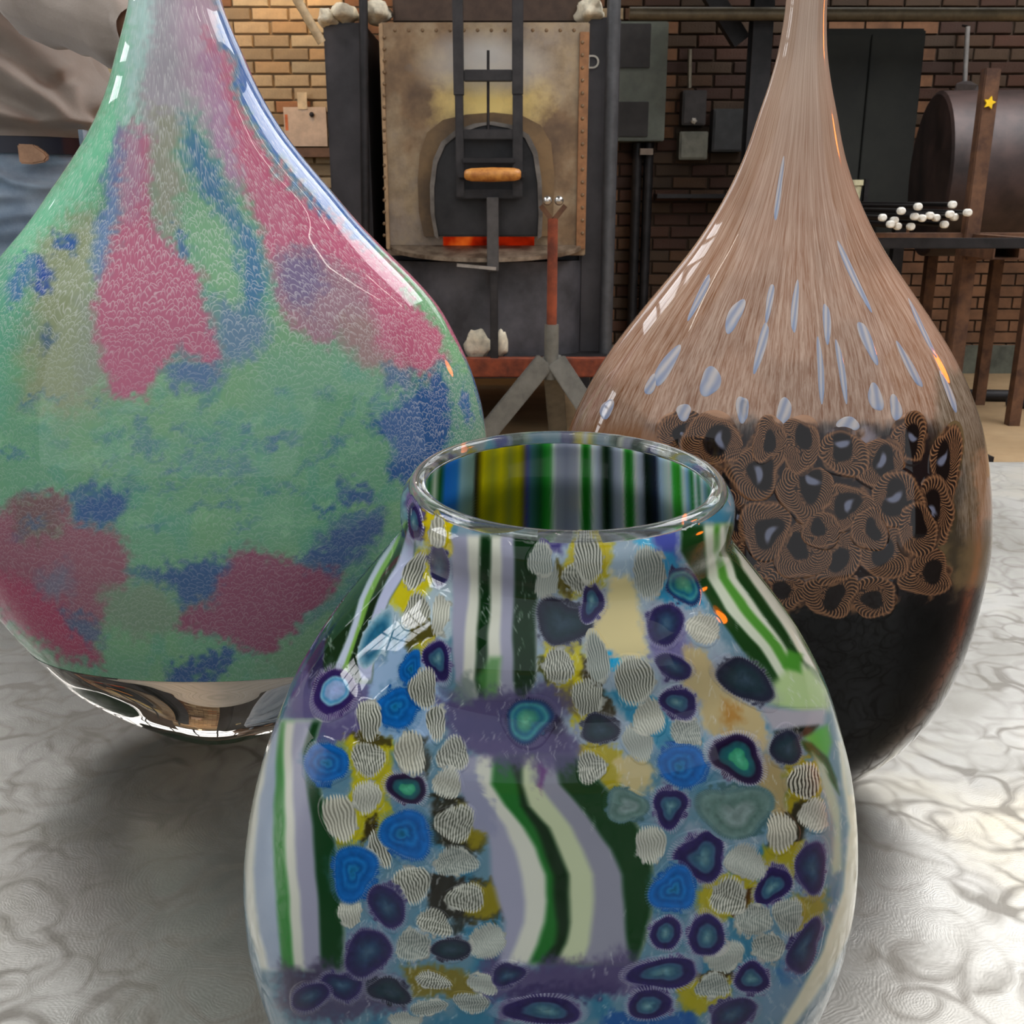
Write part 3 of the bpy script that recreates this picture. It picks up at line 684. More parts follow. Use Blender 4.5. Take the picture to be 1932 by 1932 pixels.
bmesh.ops.recalc_face_normals(bm, faces=list(bm.faces)); part('scoop_blade', bm, mat('scoop_steel', (92, 84, 82), .45, .5), sh)
# rusty rack
YR = 4.2
pr = at(1850, 330, YR)
rk = thing('rod_rack', 'rusty angle iron rack with upright post carrying the white-tipped rods', 'rack', (pr.x, YR, 0))
part('post', bx((pr.x - .03, YR, 0), (pr.x + .03, YR + .05, at(1870, 128, YR).z)), M_BROWNRUST, rk, bevel=.004)
part('post', bx((pr.x - .55, YR + .1, 0), (pr.x - .52, YR + .14, at(1790, 440, YR).z)), M_BROWNRUST, rk, bevel=.003)
za = at(1750, 440, 3.9).z
part('cross_arm', bx((pr.x - .62, YR + .02, za - .035), (pr.x + .45, YR + .1, za - .01)), M_BROWNRUST, rk, bevel=.003)
part('cross_arm', bx((pr.x - .62, YR - .52, za - .045), (pr.x + .06, YR - .48, za - .01)), M_BLACK, rk, bevel=.003)
for x in (pr.x - .6, pr.x + .02): part('side_rail', bx((x - .02, YR - .48, za - .05), (x + .02, YR + .02, za - .012)), M_BROWNRUST, rk)
zb_ = at(1850, 480, YR).z
part('cross_arm', bx((pr.x - .02, YR - .02, zb_ - .02), (pr.x + .5, YR + .03, zb_ + .02)), M_BROWNRUST, rk, bevel=.003)
bm = bmesh.new(); s0 = at(1835, 472, YR - .12)
for z0_, z1_ in ((-.025, -.019), (.019, .025)): bx((s0.x, YR - .3, s0.z + z0_), (s0.x + .1, YR, s0.z + z1_), bm)
for x0_, x1_ in ((0, .006), (.094, .1)): bx((s0.x + x0_, YR - .3, s0.z - .019), (s0.x + x1_, YR, s0.z + .019), bm)
part('square_tube', bm, M_BROWNRUST, rk)
for dy in (-.35, .45): part('foot', bar((pr.x, YR + .025, .02), (pr.x + .02, YR + dy, .02), .05, .04), M_BLACK, rk)
p = at(1867, 194, YR - .004); bm = bmesh.new(); bm.faces.new([bm.verts.new((p.x + (.024 if k % 2 == 0 else .012) * math.sin(k * math.pi / 5 + .2), YR - .008, p.z + (.024 if k % 2 == 0 else .012) * math.cos(k * math.pi / 5 + .2))) for k in range(10)])
ex = bmesh.ops.extrude_face_region(bm, geom=list(bm.faces)); [setattr(v, 'co', v.co + Vector((0, .008, 0))) for v in ex['geom'] if isinstance(v, bmesh.types.BMVert)]; bmesh.ops.recalc_face_normals(bm, faces=list(bm.faces))
part('star_marker', bm, mat('yellow_star', (250, 200, 20), .5), rk)['label'] = 'small yellow star on the post'
rods = [(1700, 398), (1734, 390), (1800, 391), (1821, 401), (1795, 402), (1782, 408), (1811, 410), (1761, 407), (1746, 412), (1730, 411), (1694, 416), (1673, 411), (1681, 423), (1708, 424), (1720, 421), (1790, 424)]
M_ROD = mat('black_rod', (24, 22, 22), .4, .4); M_TIP = mat('white_rod_tip', (238, 234, 222), .5)
YT = 3.55
rod0 = None
rn = random.Random(3)
for i, (x, y) in enumerate(rods):
    p = at(x, y, YT)
    if rod0 is None:
        rod0 = thing('blow_rod', '', 'rod', (0, 0, 0), 'white-tipped rods on the rusty rack')
        part('shaft', tube([(0, .012, 0), (0, .95, 0)], .008, seg=10), M_ROD, rod0, smooth=True); part('tip', tube([(0, -.004, 0), (0, 0, 0), (0, .02, 0)], [.008, .0122, .0122], seg=12), M_TIP, rod0, smooth=True)
        o = rod0
    else:
        o = rod0.copy(); COL.objects.link(o)
        for ch in rod0.children:
            d_ = ch.copy(); COL.objects.link(d_); d_.parent = o; d_.matrix_parent_inverse = ch.matrix_parent_inverse.copy()
    o.location = p + Vector((0, rn.uniform(-.03, .05), 0)) + Vector({2: (.006, 0, .008), 4: (-.004, 0, -.004), 13: (-.008, 0, -.006), 14: (.012, 0, -.012), 9: (0, 0, .004), 5: (-.004, 0, -.006)}.get(i, (0, 0, 0))); o.rotation_euler = (0, rn.uniform(0, 6), 0)
    o['label'] = 'black metal rod with round white tip, %s' % ['upper left of the bundle on the rack', 'with duller tip, top middle of the bundle', 'topmost of the bundle on the rack', 'rightmost of the bundle, beside the rack post', 'just below the topmost tip of the bundle', 'left of the tip below the topmost', 'right, under the rightmost tip', 'right of the two middle ones', 'in the middle, the centre of three close tips', 'in the middle, left of three close tips', 'left, just below the upper left tip', 'leftmost of the whole bundle', 'lower left corner of the bundle', 'right of the lower left corner tip', 'low in the middle of the bundle', 'lowest at the right of the bundle'][i]
# drum (glory hole) at the right edge
def drum(name, lab, c, axis, rad, length, glow, cat='furnace', legs=True, m=None):
    t_ = thing(name, lab, cat, (c.x, c.y, 0)); ax = Vector(axis).normalized(); m = m or mat(name + '_steel', (62, 46, 42), .5, .3, var=.3, scale=6)
    def ring(prof, mm, nm, **k):
        bm = bmesh.new(); sd = Vector((0, 0, 1)).cross(ax).normalized(); n = 40; rg = []
        for d, r_ in prof: rg.append([bm.verts.new(c + ax * d + sd * r_ * math.cos(2 * math.pi * q / n) + Vector((0, 0, 1)) * r_ * math.sin(2 * math.pi * q / n)) for q in range(n)])
        for A_, B_ in zip(rg, rg[1:]):
            for q in range(n): bm.faces.new((A_[q], A_[(q + 1) % n], B_[(q + 1) % n], B_[q]))
        if k.get('cap0', 1): bm.faces.new(rg[0])
        if k.get('cap1', 0): bm.faces.new(rg[-1])
        bmesh.ops.recalc_face_normals(bm, faces=list(bm.faces)); return part(nm, bm, mm, t_, smooth=30)
    L = length
    ring([(-L * .02, rad * .2), (0, rad * .96), (.01, rad), (L * .8, rad), (L * .8, rad * .6)], m, 'drum_shell')
    ring([(L * .8, rad * .98), (L * .8, rad * 1.06), (L * .84, rad * 1.06), (L * .84, rad * .98)], M_STEELB, 'end_ring', cap0=0)
    ring([(L * .84, rad * .98), (L * .90, rad * 1.0), (L * .94, rad * .95)], mat(name + '_wool', (230, 190, 110), .9, scale=30), 'wool_band', cap0=0)
    ring([(L * .94, rad * .98), (L * .94, rad * 1.02), (L, rad * 1.0), (L, rad * .52), (L * .82, rad * .5)], mat(name + '_collar', (120, 104, 92), .5, .5, scale=14), 'collar', cap0=0)
    ring([(L * .84, rad * .5), (L * .82, rad * .5)], emit(name + '_fire', (255, 120, 30), glow), 'fire', cap0=0, cap1=1)
    if legs:
        sd = Vector((0, 0, 1)).cross(ax).normalized()
        for d in (.2, .7):
            for s in (-1, 1):
                q = c + ax * L * d + sd * s * rad * .7 - Vector((0, 0, rad * .65)); part('leg', bar(q, (q.x, q.y, 0), .05, .05), M_BROWNRUST, t_)
    return t_
cd_ = at(1730, 330, 4.9); drum('reheating_drum', 'dark brown drum furnace with a yellowed collar at the right edge behind the rack', Vector((cd_.x + .07, 4.95, cd_.z)), (1, -.12, 0), .36, .62, 6)
drum('added_glory_hole', 'unseen drum furnace added beyond the right side of the table for its orange glow', Vector((3.9, 1.25, 1.8)), (-.99, -.14, 0), .4, .8, 30)  # unseen drum added for the orange reflection on the brown vase
# cables on the floor
fl = obj('floor_pipe', tube([at(1806, 712, 5.8) * 0 + Vector((2.35, 5.25, .03)), (2.75, 5.2, .03), (3.4, 5.3, .03)], .03), M_BLACK, smooth=True); tag(fl, 'dark pipe lying across the tan floor near the wall at right', 'pipe')
fl = obj('floor_hose', tube([(2.5, 5.1, .022), (2.75, 4.75, .022), (3.1, 4.5, .022)], .022), M_BLACK, smooth=True); tag(fl, 'black hose curving over the tan floor in front of the dark pipe', 'hose')
# left: locker, notice board, rail, switch plate
a, b = at(40, 40, 3.3), at(430, 40, 3.3)
lk = thing('dark_locker', 'dark brown metal locker behind the man in grey shirt', 'locker', (-1.5, 3.6, 0)); M_LK = mat('dark_locker_paint', (40, 34, 30), .7, .1)
part('locker_body', bx((-2.2, 3.32, 0), (-1.05, 3.8, 1.8)), M_LK, lk, bevel=.008); part('locker_door', bx((-2.19, 3.3, .05), (-1.62, 3.318, 1.78)), M_LK, lk, bevel=.003); part('locker_door', bx((-1.61, 3.3, .05), (-1.06, 3.318, 1.78)), M_LK, lk, bevel=.003)
p = at(220, 138, 3.27); sp = thing('switch_plate', 'cream switch plate with a dark knob on the locker beside the man', 'switch', (p.x, 3.3, p.z))
part('plate', pbox(202, 113, 244, 162, 3.28, .0201), mat('cream_plate', (176, 156, 112), .5), sp, bevel=.003); part('knob', tube([at(220, 138, 3.28), at(220, 138, 3.26)], .012), M_BLACK, sp)
p = at(575, 230, YW - .05); nb_ = thing('wall_notice', 'pale blank board taped to the lit brick wall left of the furnace', 'notice', (p.x, YW - .03, p.z))
part('board', pbox(534, 202, 618, 276, YW - .05, .02), mat('pale_board', (206, 178, 152), .7, var=.08), nb_)
part('tape', pbox(560, 174, 580, 206, YW - .054, .003), mat('paper_tape', (216, 190, 150), .7), nb_); part('orange_mark', pbox(537, 216, 544, 246, YW - .052, .002), mat('orange_mark', (210, 110, 60), .7), nb_); part('pin', sphere(at(588, 216, YW - .055), .014), M_BLACK, nb_)
rl = obj('wall_rail', pbox(500, 279, 625, 296, YW - .09, .07), mat('brown_rail', (112, 80, 58), .7)); tag(rl, 'brown wooden rail on the lit brick wall under the pale board', 'rail')
# overhead tube lamps and a work lamp on the wall
M_TUBE = emit('tube_light', (255, 250, 238), TUBE); M_FIX = mat('lamp_housing', (210, 210, 206), .5)
for i, (x, y, rz, z) in enumerate([(1.75, -.3, 12, 3.3), (2.3, .55, 0, 3.3), (-.2, .2, 90, 3.5), (-1.7, -.4, 60, 3.3)]):
    c_, s_ = math.cos(R(rz)), math.sin(R(rz)); d = Vector((c_, s_, 0)) * .6; o_ = Vector((x, y, z))
    t_ = thing('tube_lamp', ['fluorescent tube lamp hung high right behind the camera', 'fluorescent tube lamp hung high right above the table', 'fluorescent tube lamp hung crosswise over the table', 'fluorescent tube lamp hung high at the left'][i], 'lamp', (x, y, z))
    part('housing', bar(o_ - d + Vector((0, 0, .06)), o_ + d + Vector((0, 0, .06)), .12, .05), M_FIX, t_)
    part('tube', tube([o_ - d * .97, o_ + d * .97], .016), M_TUBE, t_, smooth=True)
    for s in (-1, 1):
        part('hanger', tube([o_ + d * s * .7 + Vector((0, 0, .08)), (o_ + d * s * .7).xy.to_3d() + Vector((0, 0, ROOFZ))], .004), M_BLACK, t_)
        part('socket', tube([o_ + d * s * .97 + Vector((0, 0, .04)), o_ + d * s * .97 + Vector((0, 0, -.02))], .02), M_FIX, t_)
wl = thing('wall_lamp', 'bracket work lamp throwing warm light down the brick wall, above the picture', 'lamp', (-1.15, YW - .5, 2.45))
bm = bmesh.new(); bmesh.ops.create_cone(bm, cap_ends=False, radius1=.12, radius2=.03, depth=.14, segments=24, matrix=Matrix.Translation((-1.15, YW - .5, 2.5))); part('lamp_shade', bm, M_BLACK, wl)
part('arm', tube([(-1.15, YW - .5, 2.56), (-1.15, YW - .3, 2.64), (-1.15, YW, 2.64)], .01), M_BLACK, wl); part('bulb', sphere((-1.15, YW - .5, 2.46), .045), emit('warm_bulb', (255, 208, 150), 300), wl, smooth='all')
# ------------------------------------------------------------------ glass materials
def glass_colour(name, rough=.04, lucent=0):
    t = NT(name); b = t.bsdf(Roughness=rough)
    a = t.n('ShaderNodeVertexColor', layer_name='Col'); t.l(a.outputs[0], b.inputs['Base Color'])
    b.inputs['IOR'].default_value = 1.38
    if lucent:                                    # thin walls let some light through
        tr = t.n('ShaderNodeBsdfTranslucent'); t.l(a.outputs[0], tr.inputs[0]); mx = t.n('ShaderNodeMixShader'); mx.inputs[0].default_value = lucent
        t.l(b.outputs[0], mx.inputs[1]); t.l(tr.outputs[0], mx.inputs[2]); t.l(mx.outputs[0], t.out.inputs[0])
    return t.m
def clear_glass(name, c=(1, 1, 1), ior=1.45):
    t = NT(name); b = t.bsdf(Roughness=0.0); b.inputs['Transmission Weight'].default_value = 1; b.inputs['IOR'].default_value = ior
    b.inputs['Base Color'].default_value = (*c, 1); return t.m
M_GLASS = glass_colour('fused_coloured_glass'); M_WALL = glass_colour('thin_coloured_glass', .03, .6); M_BODY = glass_colour('blown_coloured_glass', .04, .16)
M_CLEAR = clear_glass('clear_glass', (.97, .985, .98)); M_LIP = clear_glass('lip_glass', (.95, .98, .97), 1.36); M_LIP.node_tree.nodes['Principled BSDF'].inputs['Transmission Weight'].default_value = .95

# ================================================================== front vase: ribbons of striped cane and fused murrine slices
VF = Form(.326, [(905, 296, 1067), (917, 306, 1066), (935, 310, 1066), (960, 309, 1066), (985, 303, 1066), (1005, 306, 1066), (1028, 324, 1065),
    (1075, 363, 1063), (1122, 402, 1061), (1171, 439, 1059), (1224, 471, 1057), (1274, 497, 1054), (1346, 523, 1051), (1408, 542, 1048), (1470, 555, 1044),
    (1532, 563, 1040), (1595, 566, 1036), (1641, 564, 1033), (1704, 555, 1028), (1766, 538, 1022), (1822, 517, 1018), (1878, 493, 1015), (1932, 463, 1011),
    (1990, 410, 1008), (2040, 345, 1005), (2075, 270, 1003), (2095, 200, 1002)],
    [(.60, .8), (.72, .74), (.80, .76), (.86, .9), (.885, 1.16), (.93, 1.32)])
front = thing('murrine_vase', 'squat clear-rimmed glass vase with green and white stripes and blue murrine, in front', 'vase', (VF.X[0], VF.Y0, TABZ))

GRAY, CREAM, LIME, GREEN, DKG, NAVY = (152, 152, 170), (206, 206, 190), (150, 190, 110), (32, 110, 38), (14, 44, 18), (40, 32, 78)
YEL, DKY, PUR, TEAL, HAZE, SAND, BLUE = (196, 182, 10), (70, 62, 12), (88, 78, 120), (28, 120, 150), (112, 160, 178), (196, 176, 122), (16, 96, 176)
bf = Board(430, 780, 1650, 2120, (92, 128, 144), warp=9, cell=34, seed=3, fine=16)
h, w = bf.h, bf.w
n1, n2 = vnoise(h, w, 70, 5), vnoise(h, w, 26, 6)
al = lambda x: x[..., None]
bf.c = bf.c * (1 - al(smooth(.5, .75, n1) * .7)) + np.array((34, 104, 134)) * al(smooth(.5, .75, n1) * .7)
bf.c = bf.c * (1 - al(smooth(.55, .75, n2) * .6)) + np.array((142, 156, 168)) * al(smooth(.55, .75, n2) * .6)
# broad patches under the slices
for pts, col, so in [
    ([(560, 1230), (640, 1150), (690, 1240), (700, 1300), (690, 1390), (600, 1420), (545, 1420), (540, 1330)], PUR, 14),
    ([(590, 1180), (625, 1180), (615, 1260), (590, 1300), (575, 1260)], (38, 34, 70), 8),
    ([(690, 1270), (760, 1200), (820, 1250), (850, 1330), (810, 1400), (690, 1400)], (150, 176, 206), 14),
    ([(770, 1020), (830, 1020), (855, 1080), (860, 1200), (800, 1210), (740, 1170), (720, 1120)], (170, 186, 190), 12),
    ([(790, 1035), (815, 1040), (812, 1110), (790, 1150), (760, 1160), (725, 1120), (752, 1080)], YEL, 9),
    ([(775, 1180), (800, 1160), (830, 1180), (810, 1230), (785, 1240), (765, 1215)], DKY, 6),
    ([(782, 1215), (815, 1190), (820, 1210), (800, 1240), (788, 1262), (778, 1240)], YEL, 5),
    ([(640, 1410), (655, 1390), (700, 1378), (745, 1395), (738, 1440), (730, 1500), (745, 1530), (715, 1560), (690, 1580), (640, 1592), (622, 1600), (632, 1560), (655, 1500), (662, 1460)], (180, 168, 18), 7),
    ([(660, 1385), (700, 1376), (740, 1392), (738, 1412), (690, 1408)], (60, 54, 26), 6),
    ([(770, 1375), (800, 1390), (815, 1440), (800, 1470), (780, 1450)], (40, 40, 26), 6),
    ([(610, 1500), (640, 1520), (640, 1580), (625, 1600), (600, 1560)], (70, 80, 40), 6),
    ([(690, 1545), (712, 1540), (700, 1580), (680, 1600)], (40, 32, 16), 5),
    ([(622, 1600), (640, 1585), (690, 1590), (650, 1610), (630, 1640), (620, 1670)], (150, 140, 20), 5),
    ([(815, 1510), (860, 1500), (905, 1530), (920, 1570), (905, 1605), (840, 1605), (812, 1580)], (34, 30, 16), 8),
    ([(860, 1520), (905, 1525), (922, 1565), (905, 1600), (870, 1590)], (136, 124, 20), 9),
    ([(812, 1648), (870, 1655), (950, 1660), (960, 1700), (950, 1735), (870, 1745), (812, 1720)], (34, 30, 22), 6),
    ([(890, 1665), (948, 1660), (958, 1700), (940, 1732), (880, 1738)], (138, 126, 22), 8),
    ([(850, 1745), (900, 1735), (860, 1770)], (40, 44, 40), 8),
    ([(760, 1826), (830, 1820), (900, 1850), (890, 1880), (780, 1880)], (116, 102, 30), 9),
    ([(540, 1835), (700, 1830), (760, 1850), (760, 1900), (640, 1930), (560, 1920), (520, 1880)], (76, 70, 96), 12),
    ([(540, 1835), (600, 1835), (600, 1900), (545, 1900)], (60, 52, 70), 12),
    ([(820, 1320), (1000, 1300), (1090, 1330), (1090, 1410), (1030, 1450), (960, 1440), (900, 1420), (850, 1380)], (70, 62, 104), 14),
    ([(1030, 1310), (1080, 1320), (1085, 1410), (1045, 1430), (1030, 1380)], (28, 22, 46), 9),
    ([(920, 1790), (1010, 1830), (1200, 1815), (1260, 1830), (1230, 1880), (1090, 1870), (960, 1880), (890, 1900)], (84, 76, 112), 12),
    ([(960, 1870), (1120, 1840), (1190, 1845), (1160, 1880), (1000, 1900), (940, 1930)], (52, 42, 84), 12),
    # right of the neck
    ([(1000, 1000), (1300, 1000), (1330, 1100), (1340, 1180), (1440, 1300), (1460, 1400), (1300, 1420), (1100, 1430), (1010, 1300), (1000, 1100)], (150, 166, 178), 14),
    ([(1088, 1000), (1158, 1000), (1150, 1060), (1138, 1105), (1110, 1110), (1060, 1130), (1066, 1070)], (176, 160, 24), 7),
    ([(1055, 1060), (1075, 1070), (1082, 1100), (1072, 1135), (1055, 1100)], (84, 74, 16), 5),
    ([(1010, 1000), (1080, 1000), (1060, 1040), (1015, 1050)], (62, 54, 110), 10),
    ([(1200, 1000), (1232, 1000), (1238, 1050), (1205, 1060)], (70, 160, 196), 8),
    ([(1230, 1000), (1285, 1000), (1280, 1060), (1240, 1050)], (62, 70, 150), 10),
    ([(1230, 1060), (1270, 1040), (1300, 1080), (1330, 1140), (1280, 1150), (1240, 1120)], (40, 130, 170), 10),
    ([(1150, 1080), (1190, 1090), (1205, 1140), (1215, 1200), (1225, 1240), (1180, 1240), (1140, 1225), (1105, 1225), (1110, 1180), (1140, 1140)], (214, 196, 136), 11),
    ([(1030, 1215), (1090, 1200), (1105, 1240), (1105, 1330), (1130, 1350), (1120, 1380), (1080, 1370), (1060, 1320), (1035, 1290), (1020, 1250)], (196, 180, 8), 6),
    ([(1098, 1230), (1112, 1240), (1135, 1290), (1160, 1340), (1150, 1370), (1120, 1350), (1100, 1290)], (52, 44, 24), 6),
    ([(1018, 1240), (1040, 1235), (1045, 1270), (1025, 1290)], (60, 66, 14), 5),
    ([(1050, 1180), (1075, 1190), (1078, 1230), (1050, 1215)], (60, 60, 110), 7),
    ([(1220, 1160), (1290, 1170), (1300, 1230), (1290, 1280), (1250, 1280), (1225, 1220)], (104, 96, 144), 10),
    ([(1140, 1300), (1230, 1310), (1260, 1350), (1330, 1400), (1250, 1420), (1190, 1370)], (38, 124, 156), 10),
    ([(1295, 1220), (1330, 1235), (1360, 1270), (1400, 1320), (1430, 1340), (1450, 1380), (1450, 1420), (1400, 1390), (1330, 1380), (1320, 1330), (1290, 1290)], (188, 168, 118), 9),
    ([(1360, 1320), (1390, 1330), (1400, 1360), (1370, 1370)], (170, 124, 60), 12),
    ([(1090, 1410), (1130, 1400), (1170, 1410), (1178, 1460), (1160, 1500), (1140, 1510), (1130, 1470), (1100, 1480)], (168, 150, 18), 7),
    ([(1150, 1440), (1200, 1410), (1240, 1450), (1230, 1490), (1180, 1500)], SAND, 9),
    ([(1440, 1420), (1480, 1450), (1480, 1530), (1470, 1550), (1440, 1500), (1425, 1470)], (164, 142, 92), 9),
    ([(1480, 1450), (1510, 1420), (1545, 1440), (1555, 1490), (1540, 1520), (1500, 1520), (1480, 1560)], (150, 132, 14), 7),
    ([(1450, 1540), (1500, 1520), (1530, 1500), (1530, 1560), (1500, 1610), (1450, 1600)], (40, 34, 18), 7),
    ([(1440, 1600), (1520, 1590), (1510, 1650), (1480, 1680), (1430, 1640)], (160, 146, 22), 8),
    ([(1310, 1690), (1350, 1650), (1410, 1640), (1440, 1670), (1400, 1720), (1370, 1740), (1320, 1730)], (166, 152, 24), 8),
    ([(1378, 1722), (1412, 1672), (1426, 1672), (1400, 1720), (1385, 1734)], (60, 34, 10), 4),
    ([(1500, 1690), (1560, 1680), (1545, 1760), (1490, 1760), (1490, 1720)], (150, 132, 40), 10),
    ([(1280, 1850), (1310, 1838), (1385, 1840), (1382, 1880), (1350, 1912), (1280, 1905)], (164, 150, 18), 6),
    ([(1300, 1836), (1390, 1828), (1390, 1846), (1300, 1848)], (50, 36, 14), 5),
    ([(1140, 1915), (1310, 1905), (1320, 1960), (1140, 1970)], (20, 76, 140), 10),
    ([(1460, 1820), (1520, 1810), (1520, 1860), (1470, 1870)], (50, 104, 150), 12),
    ([(1430, 1850), (1520, 1850), (1490, 1920), (1440, 1930)], (104, 134, 156), 12),
    ([(1140, 1240), (1170, 1235), (1172, 1258), (1150, 1262)], (0, 158, 208), 4)]:
    bf.poly(pts, col, so, .92)
# ribbons of striped cane
CANES = []
def ribbons(rows, cols, soft=3):
    bf.bands(rows, cols, soft)
    ys = [r[0] for r in rows]; XB = np.array([r[1] for r in rows], float)
    for k in range(len(cols)): CANES.append((ys, XB[:, k], XB[:, k + 1]))
ribbons([(1010, [846, 882, 904, 924, 944, 970, 1016]), (1100, [851, 884, 903, 924, 945, 970, 1012]), (1200, [853, 878, 902, 923, 945, 968, 1012]),
         (1285, [856, 872, 896, 918, 944, 968, 1008]), (1318, [880, 888, 902, 916, 944, 972, 990])], [GRAY, CREAM, DKG, CREAM, GRAY, DKG], 5)
bf.clean = True
bf.poly([(900, 1280), (925, 1240), (945, 1240), (940, 1315), (915, 1318)], (70, 130, 60), 8, .8)
ribbons([(1425, [876, 904, 934, 958, 985, 1016, 1046, 1084]), (1480, [862, 890, 926, 977, 985, 1018, 1060, 1136]), (1520, [892, 925, 955, 985, 1000, 1046, 1094, 1172]),
         (1560, [920, 955, 990, 1012, 1036, 1077, 1122, 1200]), (1600, [926, 972, 1012, 1026, 1054, 1099, 1150, 1218]), (1650, [928, 985, 1030, 1044, 1074, 1118, 1172, 1232]),
         (1700, [940, 992, 1034, 1048, 1076, 1118, 1178, 1234]), (1740, [954, 990, 1028, 1050, 1074, 1114, 1180, 1226]), (1780, [950, 976, 1016, 1046, 1066, 1110, 1184, 1214]),
         (1818, [940, 960, 1000, 1020, 1050, 1096, 1186, 1196])], [GRAY, CREAM, (28, 104, 36), (10, 40, 14), (190, 198, 160), (140, 140, 152), (14, 56, 22)], 8)
ribbons([(1360, [500, 516, 530, 538, 556, 590, 606]), (1420, [484, 508, 524, 536, 552, 574, 590]), (1500, [470, 490, 518, 536, 553, 582, 606]), (1560, [460, 484, 516, 537, 556, 590, 628]),
         (1640, [458, 478, 518, 540, 560, 596, 640]), (1700, [460, 480, 521, 545, 566, 602, 645]), (1760, [470, 490, 526, 550, 572, 606, 650]), (1830, [492, 508, 534, 556, 576, 606, 652])],
        [CREAM, (150, 164, 182), (40, 126, 44), CREAM, GRAY, (16, 58, 26)], 6)
ribbons([(985, [745, 758, 763, 768, 774, 790]), (1060, [690, 716, 727, 736, 750, 778]), (1130, [640, 678, 690, 702, 716, 738]), (1200, [612, 655, 668, 675, 690, 712]), (1250, [610, 636, 652, 660, 676, 706]), (1285, [620, 628, 634, 660, 684, 702])],
        [DKG, (190, 200, 216), (120, 170, 70), (12, 36, 16), (182, 188, 214)], 3)
ribbons([(990, [1286, 1330, 1350, 1360, 1370, 1384]), (1040, [1284, 1330, 1346, 1356, 1368, 1384]), (1090, [1312, 1334, 1356, 1374, 1392, 1432]), (1150, [1346, 1370, 1396, 1418, 1440, 1480]),
         (1220, [1396, 1432, 1454, 1476, 1500, 1524]), (1300, [1446, 1486, 1506, 1522, 1540, 1556]), (1330, [1462, 1500, 1520, 1540, 1550, 1566])], [(22, 60, 22), (196, 206, 184), (74, 140, 48), (200, 206, 188), (60, 90, 50)], 5)
bf.poly([(1375, 1040), (1390, 1060), (1440, 1120), (1500, 1210), (1520, 1250), (1500, 1245), (1440, 1160), (1390, 1090)], (20, 56, 20), 4)
bf.poly([(1385, 1030), (1440, 1095), (1500, 1180), (1545, 1270), (1520, 1250), (1470, 1170), (1400, 1070)], CREAM, 4)
bf.poly([(1460, 1290), (1490, 1260), (1530, 1262), (1560, 1300), (1565, 1340), (1520, 1345), (1450, 1330)], (164, 190, 134), 10)
bf.poly([(1488, 1225), (1515, 1235), (1512, 1270), (1480, 1258)], (66, 136, 42), 6)
bf.poly([(1435, 1330), (1500, 1340), (1560, 1338), (1556, 1368), (1500, 1378), (1456, 1378)], (160, 158, 166), 7)
bf.poly([(1460, 1380), (1500, 1372), (1545, 1368), (1530, 1388), (1500, 1394), (1460, 1398)], (18, 22, 14), 5)
bf.poly([(1515, 1392), (1545, 1374), (1562, 1368), (1568, 1400), (1560, 1430), (1535, 1412)], (76, 160, 62), 7)
bf.poly([(1494, 1390), (1530, 1402), (1560, 1430), (1580, 1470), (1585, 1500), (1572, 1480), (1545, 1440), (1515, 1414)], (14, 66, 18), 4)
bf.poly([(1530, 1420), (1556, 1446), (1574, 1484), (1586, 1530), (1590, 1640), (1570, 1650), (1560, 1560), (1556, 1490), (1540, 1440)], (170, 182, 158), 7)
bf.poly([(1556, 1500), (1574, 1560), (1570, 1620), (1552, 1600), (1548, 1540)], (110, 134, 142), 8)
bf.poly([(1580, 1400), (1630, 1400), (1640, 1700), (1560, 1850), (1480, 1960), (1470, 1940), (1545, 1810), (1590, 1680), (1604, 1560)], (214, 210, 180), 6)
bf.poly([(1560, 1280), (1600, 1280), (1640, 1500), (1600, 1500), (1585, 1400)], (186, 194, 178), 6)
bf.clean = False
bf.poly([(855, 1440), (900, 1460), (930, 1520), (930, 1580), (890, 1560), (870, 1500)], (140, 142, 164), 9)
# cane ends melt into the slices
bf.poly([(838, 1300), (880, 1318), (930, 1306), (990, 1300), (1030, 1284), (1075, 1300), (1090, 1350), (1010, 1345), (930, 1350), (860, 1345)], (78, 70, 108), 18, .9)
bf.poly([(880, 1270), (905, 1300), (890, 1325), (850, 1310)], (104, 118, 112), 12, .8)
bf.poly([(850, 1390), (910, 1420), (960, 1452), (1000, 1440), (1010, 1480), (1030, 1440), (1060, 1462), (1100, 1420), (1080, 1380), (960, 1390)], (86, 76, 116), 16, .85)
bf.poly([(900, 1850), (930, 1812), (985, 1828), (1040, 1806), (1110, 1818), (1180, 1790), (1230, 1820), (1200, 1870), (1050, 1860)], (78, 68, 104), 18, .85)
bf.poly([(520, 1850), (530, 1815), (570, 1838), (610, 1812), (660, 1830), (660, 1870)], (66, 60, 84), 16, .9)
bf.poly([(1010, 1450), (1022, 1500), (1034, 1450)], (96, 40, 110), 8, .7)
# neck slices
bf.poly([(795, 930), (858, 930), (852, 1046), (800, 1030)], (196, 176, 10), 5)
bf.poly([(765, 930), (800, 935), (802, 1020), (772, 1010)], (52, 40, 104), 7)
